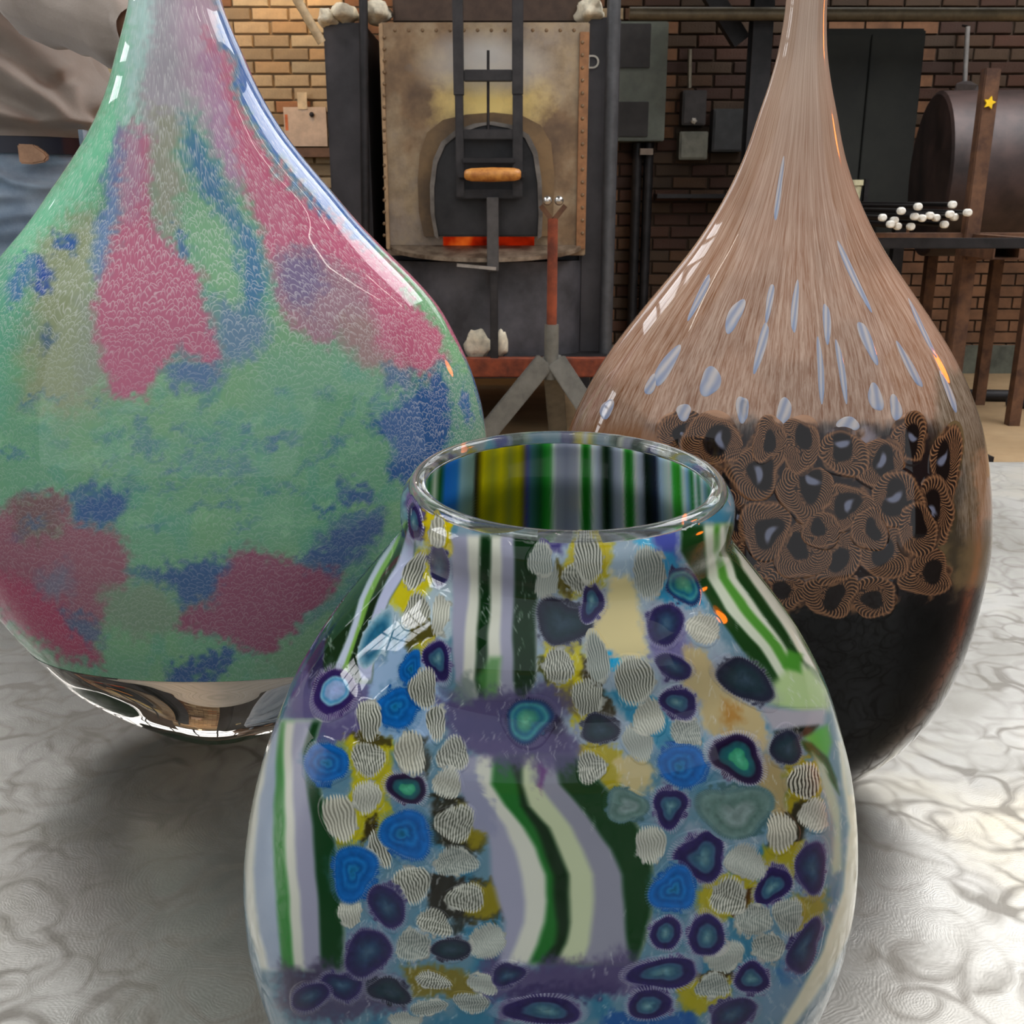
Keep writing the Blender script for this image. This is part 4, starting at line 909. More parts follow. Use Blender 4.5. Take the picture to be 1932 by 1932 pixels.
# short pale hairs where slices meet
r = np.random.default_rng(11)
for k in range(1900):
    x, y = r.uniform(480, 1600), r.uniform(1010, 1960)
    b_ = bf.get(np.array([x]), np.array([y]))[0]
    if abs(b_[1] - b_[0]) > 34 and b_[1] > b_[2] and b_[0] < 120: continue            # not across green cane
    if b_.mean() > 170 or (abs(b_[0] - b_[1]) < 12 and abs(b_[2] - b_[1]) < 26 and b_.mean() > 138) or 880 < x < 1100 and y > 1430 or x < 640 and y > 1360: continue
    a = R(90 + (x - 1040) * -.03 + r.normal(0, 22)); L = r.uniform(9, 22); q = r.normal(0, 3)
    dx, dy = math.cos(a) * L / 2, math.sin(a) * L / 2
    bf.line([(x - dx, y - dy), (x + q, y), (x + dx, y + dy)], 1.3, (214, 218, 214), .9, r.uniform(.2, .6), raw=True)

def ribbed(cols=((206, 206, 190), (88, 92, 80)), sp=5.2, lean=0.):
    def f(U, V, rx, ry, r):
        ph = r.uniform(0, 6.28); x = U * rx + lean * V * ry + 2.0 * np.sin(V * 3 + ph) * U + .8 * np.sin(V * 7 + U * 2 + ph)
        s = .5 + .5 * np.sin(x * 2 * math.pi / sp + ph); s = smooth(.25, .7, s)
        rr = np.hypot(U, V); ang = np.arctan2(V, U)
        k = (.62 + .38 * s)[..., None] if r.random() < .45 else s[..., None]
        c = np.array(cols[1]) * (1 - k) + np.array(cols[0]) * k
        c = c * (.94 + .08 * np.sin(V * 3 + ph))[..., None]
        lim = 1.0 + .10 * (s - .5) * 2 * np.abs(np.sin(ang)) + .05 * np.sin(ang * 3 + ph)
        return c, smooth(lim + .05, lim - .1, rr)
    return f
MOT = vnoise(400, 400, 12, 77)
def ringed(stops, hair=.45, offc=.18):
    rs = [q[0] for q in stops]; cs = np.array([q[1] for q in stops], float)
    def f(U, V, rx, ry, r):
        ph = r.uniform(0, 6.28); ox, oy = r.uniform(-offc, offc, 2)
        ang = np.arctan2(V, U); rr = np.hypot(U, V)
        w_ = .07 * np.sin(ang * 2 + ph) + .05 * np.sin(ang * 3 - ph) + .012 * np.sin(ang * 7 + 2 * ph)
        fal = np.clip(1 - rr, 0, 1)
        r2 = np.hypot(U - ox * fal, V - oy * fal) + w_ * (1.1 - .4 * fal)
        c = np.stack([np.interp(r2, rs, cs[:, k]) for k in range(3)], -1)
        mott = MOT[(np.abs(V * ry * 1.4 + 300 + 90 * ph).astype(int)) % 400, (np.abs(U * rx * 1.4 + 300 + 60 * ph).astype(int)) % 400]
        c = c * (.88 + .24 * mott)[..., None]
        n = max(14, int((rx + ry) * .75)); hs = smooth(.5, .95, .5 + .5 * np.sin(ang * n + ph + 4 * rr))
        hz = hair * hs * smooth(.86, .96, r2) * smooth(1.26, 1.12, r2)
        c = c * (1 - hz[..., None]) + np.array((212, 216, 216)) * hz[..., None]
        return c, np.maximum(smooth(1.04, .92, r2), hz)
    return f
K_BLUE = [(0, (10, 84, 120)), (.18, (24, 110, 164)), (.3, (10, 76, 136)), (.45, (20, 104, 172)), (.6, (10, 80, 146)), (.8, (18, 98, 172)), (1, (10, 74, 140))]
K_PUR = [(0, (104, 140, 144)), (.2, (72, 112, 124)), (.36, (46, 84, 106)), (.5, (52, 80, 108)), (.6, (32, 26, 70)), (.9, (42, 32, 84)), (1, (84, 76, 118))]
K_DARK = [(0, (66, 92, 112)), (.3, (44, 66, 92)), (.6, (40, 44, 76)), (.85, (46, 40, 82)), (1, (70, 66, 104))]
K_GRN = [(0, (84, 176, 136)), (.34, (52, 140, 104)), (.4, (30, 92, 96)), (.6, (34, 74, 84)), (.7, (30, 20, 48)), (.92, (44, 32, 66)), (1, (100, 90, 116))]
K_LIT = [(0, (152, 166, 206)), (.4, (134, 160, 196)), (.5, (70, 140, 180)), (.6, (120, 170, 190)), (.68, (40, 28, 84)), (.9, (48, 32, 86)), (1, (92, 76, 120))]
K_TEAL = [(0, (110, 176, 140)), (.35, (60, 136, 116)), (.55, (26, 96, 124)), (.7, (60, 136, 140)), (.85, (24, 60, 104)), (1, (36, 30, 70))]
K_GRAY = [(0, (100, 120, 116)), (.3, (122, 142, 138)), (.55, (84, 112, 104)), (.8, (100, 128, 122)), (1, (62, 96, 100))]
K_DEEP = [(0, (52, 70, 84)), (.5, (34, 52, 60)), (.9, (36, 38, 56)), (1, (60, 64, 80))]
K_OVAL = [(0, (40, 116, 146)), (.5, (26, 92, 124)), (.75, (90, 140, 160)), (1, (170, 190, 200))]
WR = dict(W=ribbed(), w=ribbed(((186, 190, 178), (112, 122, 116)), 4.6), X=ribbed(((212, 210, 190), (44, 44, 34)), 6.4))
KINDS = dict(B=ringed(K_BLUE, .5), P=ringed(K_PUR, .7), D=ringed(K_DARK, .5), G=ringed(K_GRN, .8), L=ringed(K_LIT, .6), T=ringed(K_TEAL, .35, .3), E=ringed(K_GRAY, .25, .3), N=ringed(K_DEEP, .5), O=ringed(K_OVAL, .1), **WR)
SL = '''W 783 1078 17 33 22;D 830 1066 18 36 -8;W 786 1152 22 30 15;W 831 1160 14 35 8;P 826 1246 22 37 -14;W 799 1299 25 33 -6;B 752 1336 36 40 0;B 776 1262 18 34 20
L 631 1306 40 46 6;W 697 1358 20 36 -6;W 823 1362 17 31 0;T 998 1358 48 42 20;O 708 1205 24 62 22;X 826 1004 15 27 4;P 783 984 12 34 -6;B 616 1439 36 39 10;W 696 1432 28 30 -8
X 775 1420 28 34 -8;W 855 1423 27 29 -10;G 768 1486 35 29 22;W 845 1478 26 25 20;W 692 1504 26 28 0;X 642 1542 28 42 -12;B 768 1574 43 46 -12;W 859 1553 34 30 10
W 715 1606 17 34 -18;w 860 1626 38 23 -8;B 669 1645 42 46 -10;W 778 1668 31 33 -14;D 731 1708 33 38 -14;W 661 1722 22 24 -10;W 880 1694 32 25 0;W 820 1741 32 20 20
D 694 1797 42 42 6;w 781 1783 30 28 10;N 852 1790 34 20 -12;w 918 1776 36 27 -26;D 647 1860 33 26 24;N 734 1869 36 23 6;W 818 1850 33 13 12;w 809 1900 33 13 -6;w 890 1891 31 17 6
w 765 1924 28 14 0;P 1022 1906 76 24 2;w 912 1856 26 17 14;D 958 1838 30 20 -26;D 586 1880 34 24 -16
W 1110 1052 22 44 -8;W 1092 1088 26 26 -10;w 1033 1100 20 33 6;w 1020 1056 20 30 0;N 1060 1174 44 44 -30;P 1117 1138 22 32 4;w 1224 1080 26 48 -6;T 1289 1106 30 40 -18
D 1254 1178 36 34 20;W 1326 1186 28 26 32;W 1054 1256 26 30 0;w 1127 1242 20 42 -10;W 1196 1282 34 42 -14;D 1270 1258 32 22 14;W 1108 1316 27 34 -2;W 1224 1353 27 32 -18
P 1281 1326 31 28 20;N 1406 1284 60 30 36;N 1131 1375 34 26 4;w 1205 1398 25 34 -16;w 1294 1382 27 28 -14;B 1289 1444 48 36 26;G 1390 1430 48 40 20;N 1482 1410 27 32 8
W 1115 1447 25 26 -12;E 1180 1519 41 33 16;P 1264 1523 31 34 4;E 1385 1528 72 52 14;X 1517 1474 27 32 0;W 1534 1538 26 27 20;X 1473 1570 27 32 -8;W 1228 1592 26 33 -8
P 1322 1616 43 45 -24;D 1530 1636 28 46 6;B 1271 1678 38 42 -14;w 1406 1626 36 28 20;W 1374 1692 32 30 14;P 1457 1670 28 38 22;w 1421 1734 33 30 0;w 1486 1726 27 29 0
P 1256 1760 30 28 4;P 1332 1764 33 38 -10;D 1516 1788 24 50 30;w 1366 1802 34 28 -12;w 1448 1786 28 26 0;P 1252 1836 62 28 -10;P 1418 1844 31 28 -20;w 1345 1860 29 21 -8
P 1226 1894 42 26 -4;D 1382 1912 42 27 -14'''
slices = []
for row in SL.replace('\n', ';').split(';'):
    k, *v = row.split(); q = [float(q) for q in v]; g_ = 1.1 if k not in 'OETL' else 1.0; slices.append((k, q[0], q[1], q[2] * g_, q[3] * g_, q[4]))
for k, x, y, rx, ry, rot in slices:                       # soft rim of each slice sinks into the ground colour
    if k in 'PDGLN': bf.ell(x, y, rx * 1.12, ry * 1.12, (140, 142, 160), rot, .25, .4)
    elif k == 'B': bf.ell(x, y, rx * 1.15, ry * 1.15, (64, 112, 140), rot, .25, .45)

STOPS = dict(B=K_BLUE, P=K_PUR, D=K_DARK, G=K_GRN, L=K_LIT, T=K_TEAL, E=K_GRAY, N=K_DEEP, O=K_OVAL)
for k, x, y, rx, ry, rot in slices:                       # the same slices in the ground colour, seen again round the flanks and the back
    for q, c in (STOPS[k][::-1] if k in STOPS else [(1, (150, 152, 142)), (.8, (184, 184, 170))]):
        if q > .12: bf.ell(x, y, rx * q * .93, ry * q * .93, c, rot, .08)

# body
def body(form, board, name, parent, m, nf, nb, nr, z0=None, z1=None, th=None, alpha=None):
    z = form.rows(nr, z0, z1); T = thetas(nf, nb) if th is None else th
    V = form.surface(z, T); px, py = chart(form, z, T)
    c = board.get(px, py); c = lin(np.clip(c, 0, 255)).reshape(-1, 3)
    if alpha is not None: c = np.concatenate([c, alpha(px, py).reshape(-1, 1)], 1)
    Z, TT = np.meshgrid((z - form.z0) / (form.z1 - form.z0), T, indexing='ij')
    A_ = np.interp(z, form.Z, form.A); cu = np.cumsum(A_ * np.gradient(z)); cu = (cu - cu[0]) / (cu[-1] - cu[0]) * 1.05; Z = np.repeat(cu[:, None], len(T), 1)
    flow = np.stack([TT / (2 * math.pi) + .25, Z, Z * 0], -1).reshape(-1, 3)
    return adopt(link(name, grid_mesh(name, V.reshape(-1, 3), len(T), nr, True, c, flow), m), parent)
body(VF, bf, 'vase_body', front, M_BODY, 620, 90, 500)
# cane ribbons, finely coloured
for ys, xa, xb in CANES:
    yy = np.linspace(ys[0] - 4, ys[-1] + 4, max(8, int((ys[-1] - ys[0]) / 4))); A_, B_ = np.interp(yy, ys, xa), np.interp(yy, ys, xb)
    n = max(8, int(np.max(B_ - A_) / 2.4)); t = np.linspace(0, 1, n)
    px = A_[:, None] * (1 - t) + B_[:, None] * t; py = np.repeat(yy[:, None], n, 1)
    P = VF.hit(px, py); P = P + VF.normal(P) * .00006
    adopt(link('cane_stripe', grid_mesh('cane_stripe', P.reshape(-1, 3), n, len(yy), col=lin(np.clip(bf.get(px, py), 0, 255)).reshape(-1, 3)), M_BODY), front)
for i, (k, x, y, rx, ry, rot) in enumerate(slices):
    patch('murrine', VF, bf, front, M_BODY, x, y, rx, ry, rot, KINDS[k], 100 + i, 1.7 if k in 'WXw' else 2.0, off=.00014 + .00001 * (i % 6))
# mouth: inner wall with the canes seen through it, clear rounded lip, floor of the bowl
def inner_col(P):
    px, py = project(P)
    xs = [770, 800, 812, 822, 832, 842, 862, 872, 893, 899, 912, 930, 945, 962, 978, 986, 994, 1002, 1020, 1029, 1038, 1045, 1051, 1068, 1087, 1094, 1100, 1106, 1112, 1118, 1125, 1132, 1138, 1144, 1149, 1160, 1170, 1175, 1180, 1186, 1192, 1198, 1205, 1212, 1218, 1236, 1245, 1263, 1270, 1280, 1288, 1296, 1304, 1310, 1316, 1322, 1328, 1340, 1370]
    cs = [(150, 180, 190), (190, 210, 190), (40, 110, 60), (190, 205, 190), (30, 90, 40), (30, 110, 200), (40, 120, 200), (130, 170, 180), (120, 150, 140), (40, 34, 20), (190, 180, 10), (150, 150, 40), (200, 186, 10), (140, 140, 50), (180, 170, 10), (130, 120, 20), (70, 66, 130), (60, 100, 110), (30, 80, 40), (34, 126, 40), (60, 140, 60), (190, 200, 190), (150, 152, 166), (128, 132, 150), (150, 152, 166), (200, 206, 196), (40, 120, 40), (24, 104, 24), (60, 130, 60), (200, 208, 206), (180, 190, 200), (140, 146, 164), (60, 80, 60), (10, 30, 14), (40, 60, 50), (146, 152, 172), (170, 180, 190), (206, 212, 206), (60, 140, 60), (30, 116, 30), (60, 140, 60), (206, 212, 210), (180, 188, 200), (140, 146, 164), (20, 34, 24), (34, 40, 60), (150, 176, 206), (196, 214, 226), (60, 160, 60), (50, 140, 40), (196, 220, 226), (120, 160, 190), (40, 120, 50), (210, 226, 230), (70, 130, 90), (200, 220, 226), (110, 150, 170), (60, 120, 60), (150, 190, 150)]
    sl = px + (py - 880) * .06 * np.clip((1070 - px) / 300, -1, 1)
    return np.stack([np.interp(sl, xs, [c[k] for c in cs]) for k in range(3)], -1)
TH = np.linspace(0, 2 * math.pi, 360, endpoint=False)
zi = np.concatenate([np.linspace(VF.z1 - .002, VF.z1 - .05, 30), np.linspace(VF.z1 - .055, .70, 14)])
Vi = VF.surface(zi, TH, -.0062)
adopt(link('inner_wall', grid_mesh('inner_wall', Vi.reshape(-1, 3), len(TH), len(zi), True, lin(np.minimum(inner_col(Vi) * 1.18, 238)).reshape(-1, 3)), M_WALL), front)
zt = VF.z1; At, Bt, Xt = VF.A[-1], VF.B[-1], VF.X[-1]
ph = np.linspace(0, 2 * math.pi, 15)[:-1]; lipV = []
for p in np.append(ph, ph[0]):
    o_ = -.0030 + .0027 * math.cos(p); lipV.append(np.stack([Xt + (At + o_) * np.sin(TH), VF.Y0 - (Bt + o_) * np.cos(TH), np.full(len(TH), zt + .0002 + .0024 * math.sin(p))], -1))
lip = adopt(link('lip', grid_mesh('lip', np.array(lipV).reshape(-1, 3), len(TH), len(lipV), True), M_LIP), front); lip['label'] = 'clear rounded glass lip'
b_ = bmesh.new(); bmesh.ops.create_circle(b_, cap_ends=True, radius=1, segments=48, matrix=Matrix.Translation((VF.X[0], VF.Y0, VF.z0 + .0004)) @ Matrix.Diagonal((VF.A[0], VF.B[0], 1, 1)))
part('foot', b_, mat('foot_glass', (60, 80, 90), .1), front)
# ================================================================== left vase: flattened drop in rose, green and blue
VL = Form(.636, [(0, 84, 340), (55, 99, 343), (106, 117, 347), (160, 136, 351), (205, 156, 354), (255, 184, 357), (305, 219, 361), (354, 257, 364), (424, 311, 368), (480, 362, 372),
    (512, 393, 374), (552, 428, 377), (588, 453, 379), (632, 474, 382), (686, 496, 386), (733, 509, 389), (777, 517, 391), (850, 520, 396), (920, 514, 401), (985, 498, 405), (1050, 468, 409), (1110, 432, 413),
    (1156, 400, 416), (1202, 360, 418), (1239, 322, 421), (1270, 282, 423), (1298, 232, 425), (1322, 184, 426), (1342, 140, 428), (1360, 100, 429), (1372, 74, 430)],
    [(.645, 1.0), (.675, .7), (.72, .5), (.86, .44), (.98, .5), (1.05, .75), (1.1, 1.0), (1.25, 1.0)],
    extra=[(1.16, .0215, at(336, 0, .636).x - .002), (1.20, .0205, at(336, 0, .636).x - .004), (1.215, .024, at(336, 0, .636).x - .005)])
left = thing('rose_green_vase', 'large flattened drop-shaped glass vase in rose, green and blue, clear base, at left', 'vase', (VL.X[0], VL.Y0, TABZ))
G0, PK, BL = (114, 164, 128), (186, 88, 116), (62, 98, 150)
bl = Board(-180, -120, 960, 1420, G0, warp=15, cell=46, seed=21, step=2, fine=26)
nz, nz2 = vnoise(bl.h, bl.w, 60, 31), vnoise(bl.h, bl.w, 24, 33)
bl.c = bl.c * (1 - al(smooth(.4, .75, nz) * .6)) + np.array((124, 168, 118)) * al(smooth(.4, .75, nz) * .6)
bl.c = bl.c * (1 - al(smooth(.55, .72, nz2) * .35)) + np.array((84, 152, 136)) * al(smooth(.55, .72, nz2) * .35)
for pts, col, so in [
    ([(240, -60), (260, -60), (250, 120), (225, 260), (200, 330), (150, 400), (80, 470), (-40, 560), (-40, 440), (120, 340), (200, 200)], (112, 196, 148), 16),
    ([(60, 470), (150, 400), (200, 420), (190, 560), (190, 760), (120, 800), (40, 760), (60, 600)], (142, 152, 112), 24),
    ([(60, 480), (90, 500), (92, 540), (66, 545)], (50, 80, 160), 9), ([(110, 440), (140, 445), (130, 480), (108, 478)], (50, 92, 160), 8),
    ([(80, 620), (96, 640), (92, 670), (76, 660)], (70, 100, 130), 9), ([(150, 560), (185, 560), (190, 720), (150, 740)], (136, 146, 122), 16),
    ([(-120, 480), (0, 470), (60, 490), (20, 640), (0, 800), (-100, 800)], (96, 166, 130), 20),
    ([(10, 520), (50, 480), (70, 500), (40, 560), (14, 580)], (70, 120, 160), 10),
    ([(262, -60), (330, -60), (370, 60), (372, 170), (330, 240), (300, 330), (270, 330), (262, 200), (250, 100)], (160, 150, 156), 20),
    ([(320, -60), (420, -60), (430, 90), (420, 200), (380, 240), (345, 160)], (172, 144, 160), 18),
    ([(255, -60), (300, -60), (275, 80), (262, 200), (235, 260), (232, 120)], (170, 206, 196), 16),
    ([(222, 240), (245, 260), (235, 330), (222, 420), (205, 500), (192, 540), (178, 520), (186, 420), (205, 320)], (92, 124, 168), 11),
    ([(262, 230), (290, 260), (285, 330), (280, 400), (310, 450), (340, 480), (372, 510), (386, 570), (402, 620), (424, 680), (400, 690), (366, 668), (330, 660), (300, 705), (268, 745), (235, 757), (206, 742), (194, 700), (178, 640), (182, 585), (200, 500), (222, 420), (240, 320)], PK, 9),
    ([(230, 250), (262, 240), (270, 330), (245, 420), (225, 400)], (166, 116, 140), 16),
    ([(290, 200), (330, 220), (345, 330), (340, 420), (310, 440), (286, 400), (286, 300)], (142, 142, 118), 14),
    ([(345, 220), (375, 260), (410, 330), (450, 400), (492, 460), (508, 510), (490, 590), (462, 600), (440, 530), (405, 440), (360, 340)], (56, 112, 150), 12),
    ([(350, 370), (400, 380), (440, 440), (455, 530), (440, 580), (400, 540), (370, 470), (345, 420)], (116, 168, 120), 14),
    ([(330, 420), (352, 440), (348, 480), (330, 470)], (60, 100, 150), 8),
    ([(400, 560), (440, 580), (490, 590), (512, 620), (490, 660), (430, 690), (404, 625)], (92, 126, 152), 14),
    ([(310, 705), (340, 668), (380, 680), (420, 690), (400, 730), (330, 735)], (76, 110, 150), 14),
    ([(392, 60), (430, 120), (455, 210), (500, 290), (575, 370), (650, 430), (720, 490), (790, 560), (838, 620), (846, 680), (815, 704), (750, 702), (700, 660), (650, 620), (608, 650), (560, 622), (530, 570), (516, 500), (490, 430), (452, 340), (428, 250), (402, 160)], PK, 10),
    ([(520, 480), (580, 470), (680, 520), (700, 600), (660, 620), (610, 650), (560, 620), (530, 570)], (150, 110, 122), 16), ([(530, 490), (600, 480), (620, 540), (580, 580), (535, 550)], (112, 94, 130), 16),
    ([(640, 600), (690, 590), (720, 660), (770, 690), (700, 700), (650, 660)], (150, 116, 112), 14),
    ([(380, 100), (410, 100), (430, 220), (455, 330), (440, 360), (400, 280)], (166, 120, 152), 12),
    ([(418, -60), (470, 30), (500, 140), (560, 240), (640, 340), (740, 460), (700, 470), (600, 390), (510, 290), (455, 190), (420, 60)], (66, 108, 176), 9),
    ([(690, 420), (760, 480), (840, 570), (880, 640), (900, 720), (860, 720), (830, 620), (770, 540)], (108, 172, 116), 9),
    ([(690, 790), (740, 770), (790, 720), (840, 690), (862, 720), (860, 790), (830, 860), (780, 910), (740, 900), (745, 850)], (40, 86, 146), 10), ([(720, 690), (780, 700), (770, 730), (720, 730)], (70, 104, 140), 10),
    ([(830, 700), (900, 700), (930, 800), (910, 900), (840, 880), (858, 790)], (100, 156, 128), 10), ([(872, 730), (890, 740), (896, 800), (880, 800)], (50, 100, 160), 6),
    ([(-60, 1010), (-40, 970), (40, 945), (90, 928), (130, 940), (140, 985), (215, 1000), (240, 1045), (248, 1090), (230, 1120), (190, 1165), (170, 1190), (196, 1252), (130, 1240), (60, 1190), (-60, 1130)], (148, 88, 100), 10),
    ([(-60, 1060), (40, 1085), (100, 1130), (150, 1180), (190, 1250), (120, 1240), (0, 1170)], (168, 66, 92), 14), ([(10, 950), (90, 930), (125, 950), (120, 1010), (40, 1020)], (122, 90, 88), 14),
    ([(70, 1080), (130, 1060), (130, 1120), (80, 1120)], (120, 110, 126), 14),
    ([(130, 925), (190, 915), (238, 918), (240, 950), (215, 990), (150, 990)], (56, 92, 142), 9),
    ([(110, 1160), (160, 1155), (185, 1180), (200, 1220), (150, 1210)], (88, 98, 124), 9),
    ([(200, 1110), (300, 1095), (335, 1150), (320, 1190), (260, 1200), (190, 1180)], (118, 144, 112), 14),
    ([(250, 1080), (330, 1060), (430, 1058), (448, 1090), (400, 1140), (345, 1145), (320, 1100)], (58, 92, 136), 10),
    ([(440, 1050), (480, 1038), (560, 1055), (635, 1070), (640, 1085), (600, 1150), (555, 1195), (500, 1236), (450, 1215), (400, 1200), (325, 1188), (345, 1150), (400, 1140)], (144, 76, 98), 9),
    ([(560, 1050), (620, 1000), (660, 970), (725, 965), (720, 1010), (690, 1060), (630, 1080)], (66, 92, 136), 11), ([(640, 900), (700, 925), (705, 945), (650, 940)], (60, 94, 140), 8), ([(590, 955), (630, 950), (632, 965), (595, 972)], (56, 100, 136), 6),
    ([(320, 1262), (440, 1225), (446, 1245), (400, 1280), (330, 1290)], (50, 88, 140), 8), ([(550, 1210), (600, 1150), (660, 1090), (700, 1080), (640, 1180), (560, 1230)], (84, 128, 128), 12),
    ([(520, 1230), (700, 1100), (720, 1200), (560, 1270), (480, 1270)], (110, 156, 112), 12)]:
    g_ = np.array(col, float); g_ = g_.mean() + (g_ - g_.mean()) * .86; bl.poly(pts, np.minimum(g_ * 1.03 + 3, 235), so * 1.5)
r = np.random.default_rng(5)
for k in range(70):                                          # small blue flecks dragged through the green
    x, y = r.uniform(20, 740), r.uniform(740, 1010)
    if r.random() < .5: x, y = r.uniform(250, 620), r.uniform(800, 980)
    a = r.normal(-12, 14); bl.ell(x, y, r.uniform(10, 34), r.uniform(4, 10), (70, 112, 146), a, .7, r.uniform(.2, .6))
for k in range(60):
    x, y = r.uniform(0, 740), r.uniform(720, 1040); bl.ell(x, y, r.uniform(14, 40), r.uniform(3, 7), (142, 190, 146), r.normal(-14, 14), .6, r.uniform(.2, .6))
def swirl_glass():
    t = NT('looped_murrine_glass'); b = t.bsdf(Roughness=.03); b.inputs['IOR'].default_value = 1.38
    c = t.n('ShaderNodeVertexColor', layer_name='Col')
    f = t.n('ShaderNodeAttribute', attribute_name='flow')
    mp = t.n('ShaderNodeMapping'); mp.inputs['Scale'].default_value = (260, 80, 1); t.l(f.outputs['Vector'], mp.inputs[0])
    wob = t.noise(3.2, 2, f.outputs['Vector']); 
    wm = t.n('ShaderNodeMix', data_type='VECTOR'); wm.inputs[0].default_value = .0
    nz = t.noise(.16, 3, mp.outputs[0]); ad = t.n('ShaderNodeVectorMath', operation='MULTIPLY_ADD')
    t.l(nz.outputs['Color'], ad.inputs[0]); ad.inputs[1].default_value = (5, 5, 0); t.l(mp.outputs[0], ad.inputs[2])
    res = None
    for off, wt in ((0, .5), (7.3, .4)):
        v = t.n('ShaderNodeTexVoronoi', voronoi_dimensions='2D'); v.inputs['Scale'].default_value = 1; v.inputs['Randomness'].default_value = .75
        a2 = t.n('ShaderNodeVectorMath', operation='ADD'); t.l(ad.outputs[0], a2.inputs[0]); a2.inputs[1].default_value = (off, off * .61, 0); t.l(a2.outputs[0], v.inputs['Vector'])
        d = t.n('ShaderNodeVectorMath', operation='SUBTRACT'); t.l(a2.outputs[0], d.inputs[0]); t.l(v.outputs['Position'], d.inputs[1])
        xyz = t.n('ShaderNodeSeparateXYZ'); t.l(d.outputs[0], xyz.inputs[0])
        ring = t.math('SUBTRACT', 1, t.math('MULTIPLY', t.math('ABSOLUTE', t.math('SUBTRACT', v.outputs['Distance'], .40)), 9)); ring = t.math('MAXIMUM', ring, 0)
        up = t.n('ShaderNodeMapRange'); up.inputs[1].default_value = -.15; up.inputs[2].default_value = .12; t.l(xyz.outputs[1], up.inputs[0])
        q = t.math('MULTIPLY', t.math('MULTIPLY', ring, up.outputs[0]), wt)
        res = q if res is None else t.math('MAXIMUM', res, q)
    al_ = t.math('MULTIPLY', res, c.outputs['Alpha'])
    lite = t.mix(.62, c.outputs[0], (.86, .84, .80, 1))
    dk = t.noise(1.4, 3, ad.outputs[0], .6)
    dark = t.mix(t.math('MULTIPLY', t.math('SUBTRACT', dk.outputs[0], .35), .55), c.outputs[0], t.mix(.35, c.outputs[0], (.12, .16, .26, 1)))
    t.l(t.mix(t.math('MULTIPLY', al_, 1.35), dark, lite), b.inputs['Base Color']); return t.m
ZL = at(0, 1290, .636).z
ZB = .716                                                   # colour starts above a thick clear base
body(VL, bl, 'vase_body', left, swirl_glass(), 330, 70, 420, z0=ZB, alpha=lambda x, y: .35 + .65 * (smooth(760, 560, y) + smooth(700, 800, x) * smooth(940, 860, y)).clip(0, 1))
M_SMOKE = clear_glass('smoky_clear_glass', (.72, .67, .60))
# the clear base is one solid lens of glass below the colour, with a ground foot
def clear_base(form, zb, parent, dome, n=120, rows=60):
    T = thetas(n // 2, n // 2); z = form.rows(rows, None, zb); V = [form.surface(z, T, .0003)]
    a, b, c = (float(np.interp(zb, form.Z, q)) for q in (form.A, form.B, form.X))
    k = np.linspace(1, 0.02, 26)[1:]; cap = []
    for q in k:
        cap.append(np.stack([c + (a - .0008) * q * np.sin(T), form.Y0 - (b - .0008) * q * np.cos(T), np.full(len(T), zb - dome * (1 - q * q))], -1))
    V = np.concatenate([V[0], np.array(cap)], 0)
    me = grid_mesh('clear_base', V.reshape(-1, 3), len(T), len(V), True)
    bm = bmesh.new(); bm.from_mesh(me)
    bm.verts.ensure_lookup_table(); nT = len(T)
    bm.faces.new([bm.verts[i] for i in range(nT)][::-1]); bm.faces.new([bm.verts[len(V) * nT - nT + i] for i in range(nT)])
    bmesh.ops.recalc_face_normals(bm, faces=list(bm.faces)); bm.to_mesh(me); bm.free()
    me.polygons.foreach_set('use_smooth', np.ones(len(me.polygons), bool)); me.set_sharp_from_angle(angle=R(35))
    o = adopt(link('clear_base', me, M_SMOKE), parent); o['label'] = 'thick clear glass base'; return o
clear_base(VL, ZB, left, .012)
T = thetas(60, 60); k = np.linspace(1, .02, 24); zb = ZB      # underside of the coloured bubble
a, b, c = (float(np.interp(zb, VL.Z, q)) for q in (VL.A, VL.B, VL.X))
V = np.array([np.stack([c + (a - .0002) * q * np.sin(T), VL.Y0 - (b - .0002) * q * np.cos(T), np.full(len(T), zb + .0004 - .0115 * (1 - q * q))], -1) for q in k])
adopt(link('bubble_floor', grid_mesh('bubble_floor', V.reshape(-1, 3), len(T), len(k), True, np.tile(lin((96, 140, 116)), (V.size // 3, 1))), M_GLASS), left)
b_ = bmesh.new()
tz = VL.z1; rim = [Vector((VL.X[-1] + VL.A[-1] * math.sin(q), VL.Y0 - VL.B[-1] * math.cos(q), tz)) for q in np.linspace(0, 2 * math.pi, 49)]
tube(rim, .0035, b_, 10, False); part('lip', b_, M_CLEAR, left, smooth='all')

# ================================================================== right vase: tall brown drop with a black foot
VB = Form(.575, [(0, 38, 1517), (87, 44, 1511), (152, 56, 1506), (217, 73, 1502), (283, 90, 1499), (348, 114, 1494), (420, 149, 1489), (480, 186, 1485), (522, 217, 1482), (587, 266, 1477), (657, 315, 1472),
    (717, 349, 1468), (774, 374, 1464), (813, 387, 1461), (891, 403, 1456), (958, 411, 1451), (1026, 413, 1446), (1107, 402, 1440), (1175, 388, 1435), (1251, 361, 1430), (1310, 328, 1426), (1356, 288, 1423),
    (1390, 246, 1421), (1416, 202, 1419), (1434, 160, 1418), (1448, 118, 1417), (1456, 90, 1416)],
    [(.645, 1.0), (.68, .75), (.75, .6), (.85, .55), (.98, .62), (1.05, .85), (1.1, 1.0), (1.3, 1.0)],
    extra=[(1.16, .0104, at(1521, 0, .575).x + .001), (1.205, .0105, at(1521, 0, .575).x + .002), (1.22, .0150, at(1521, 0, .575).x + .002)])
brown = thing('brown_drop_vase', 'tall slim-necked brown glass vase with black lower half and ringed murrine, at right', 'vase', (VB.X[0], VB.Y0, TABZ))
TAN, BLK = (186, 142, 112), (7, 6, 6)
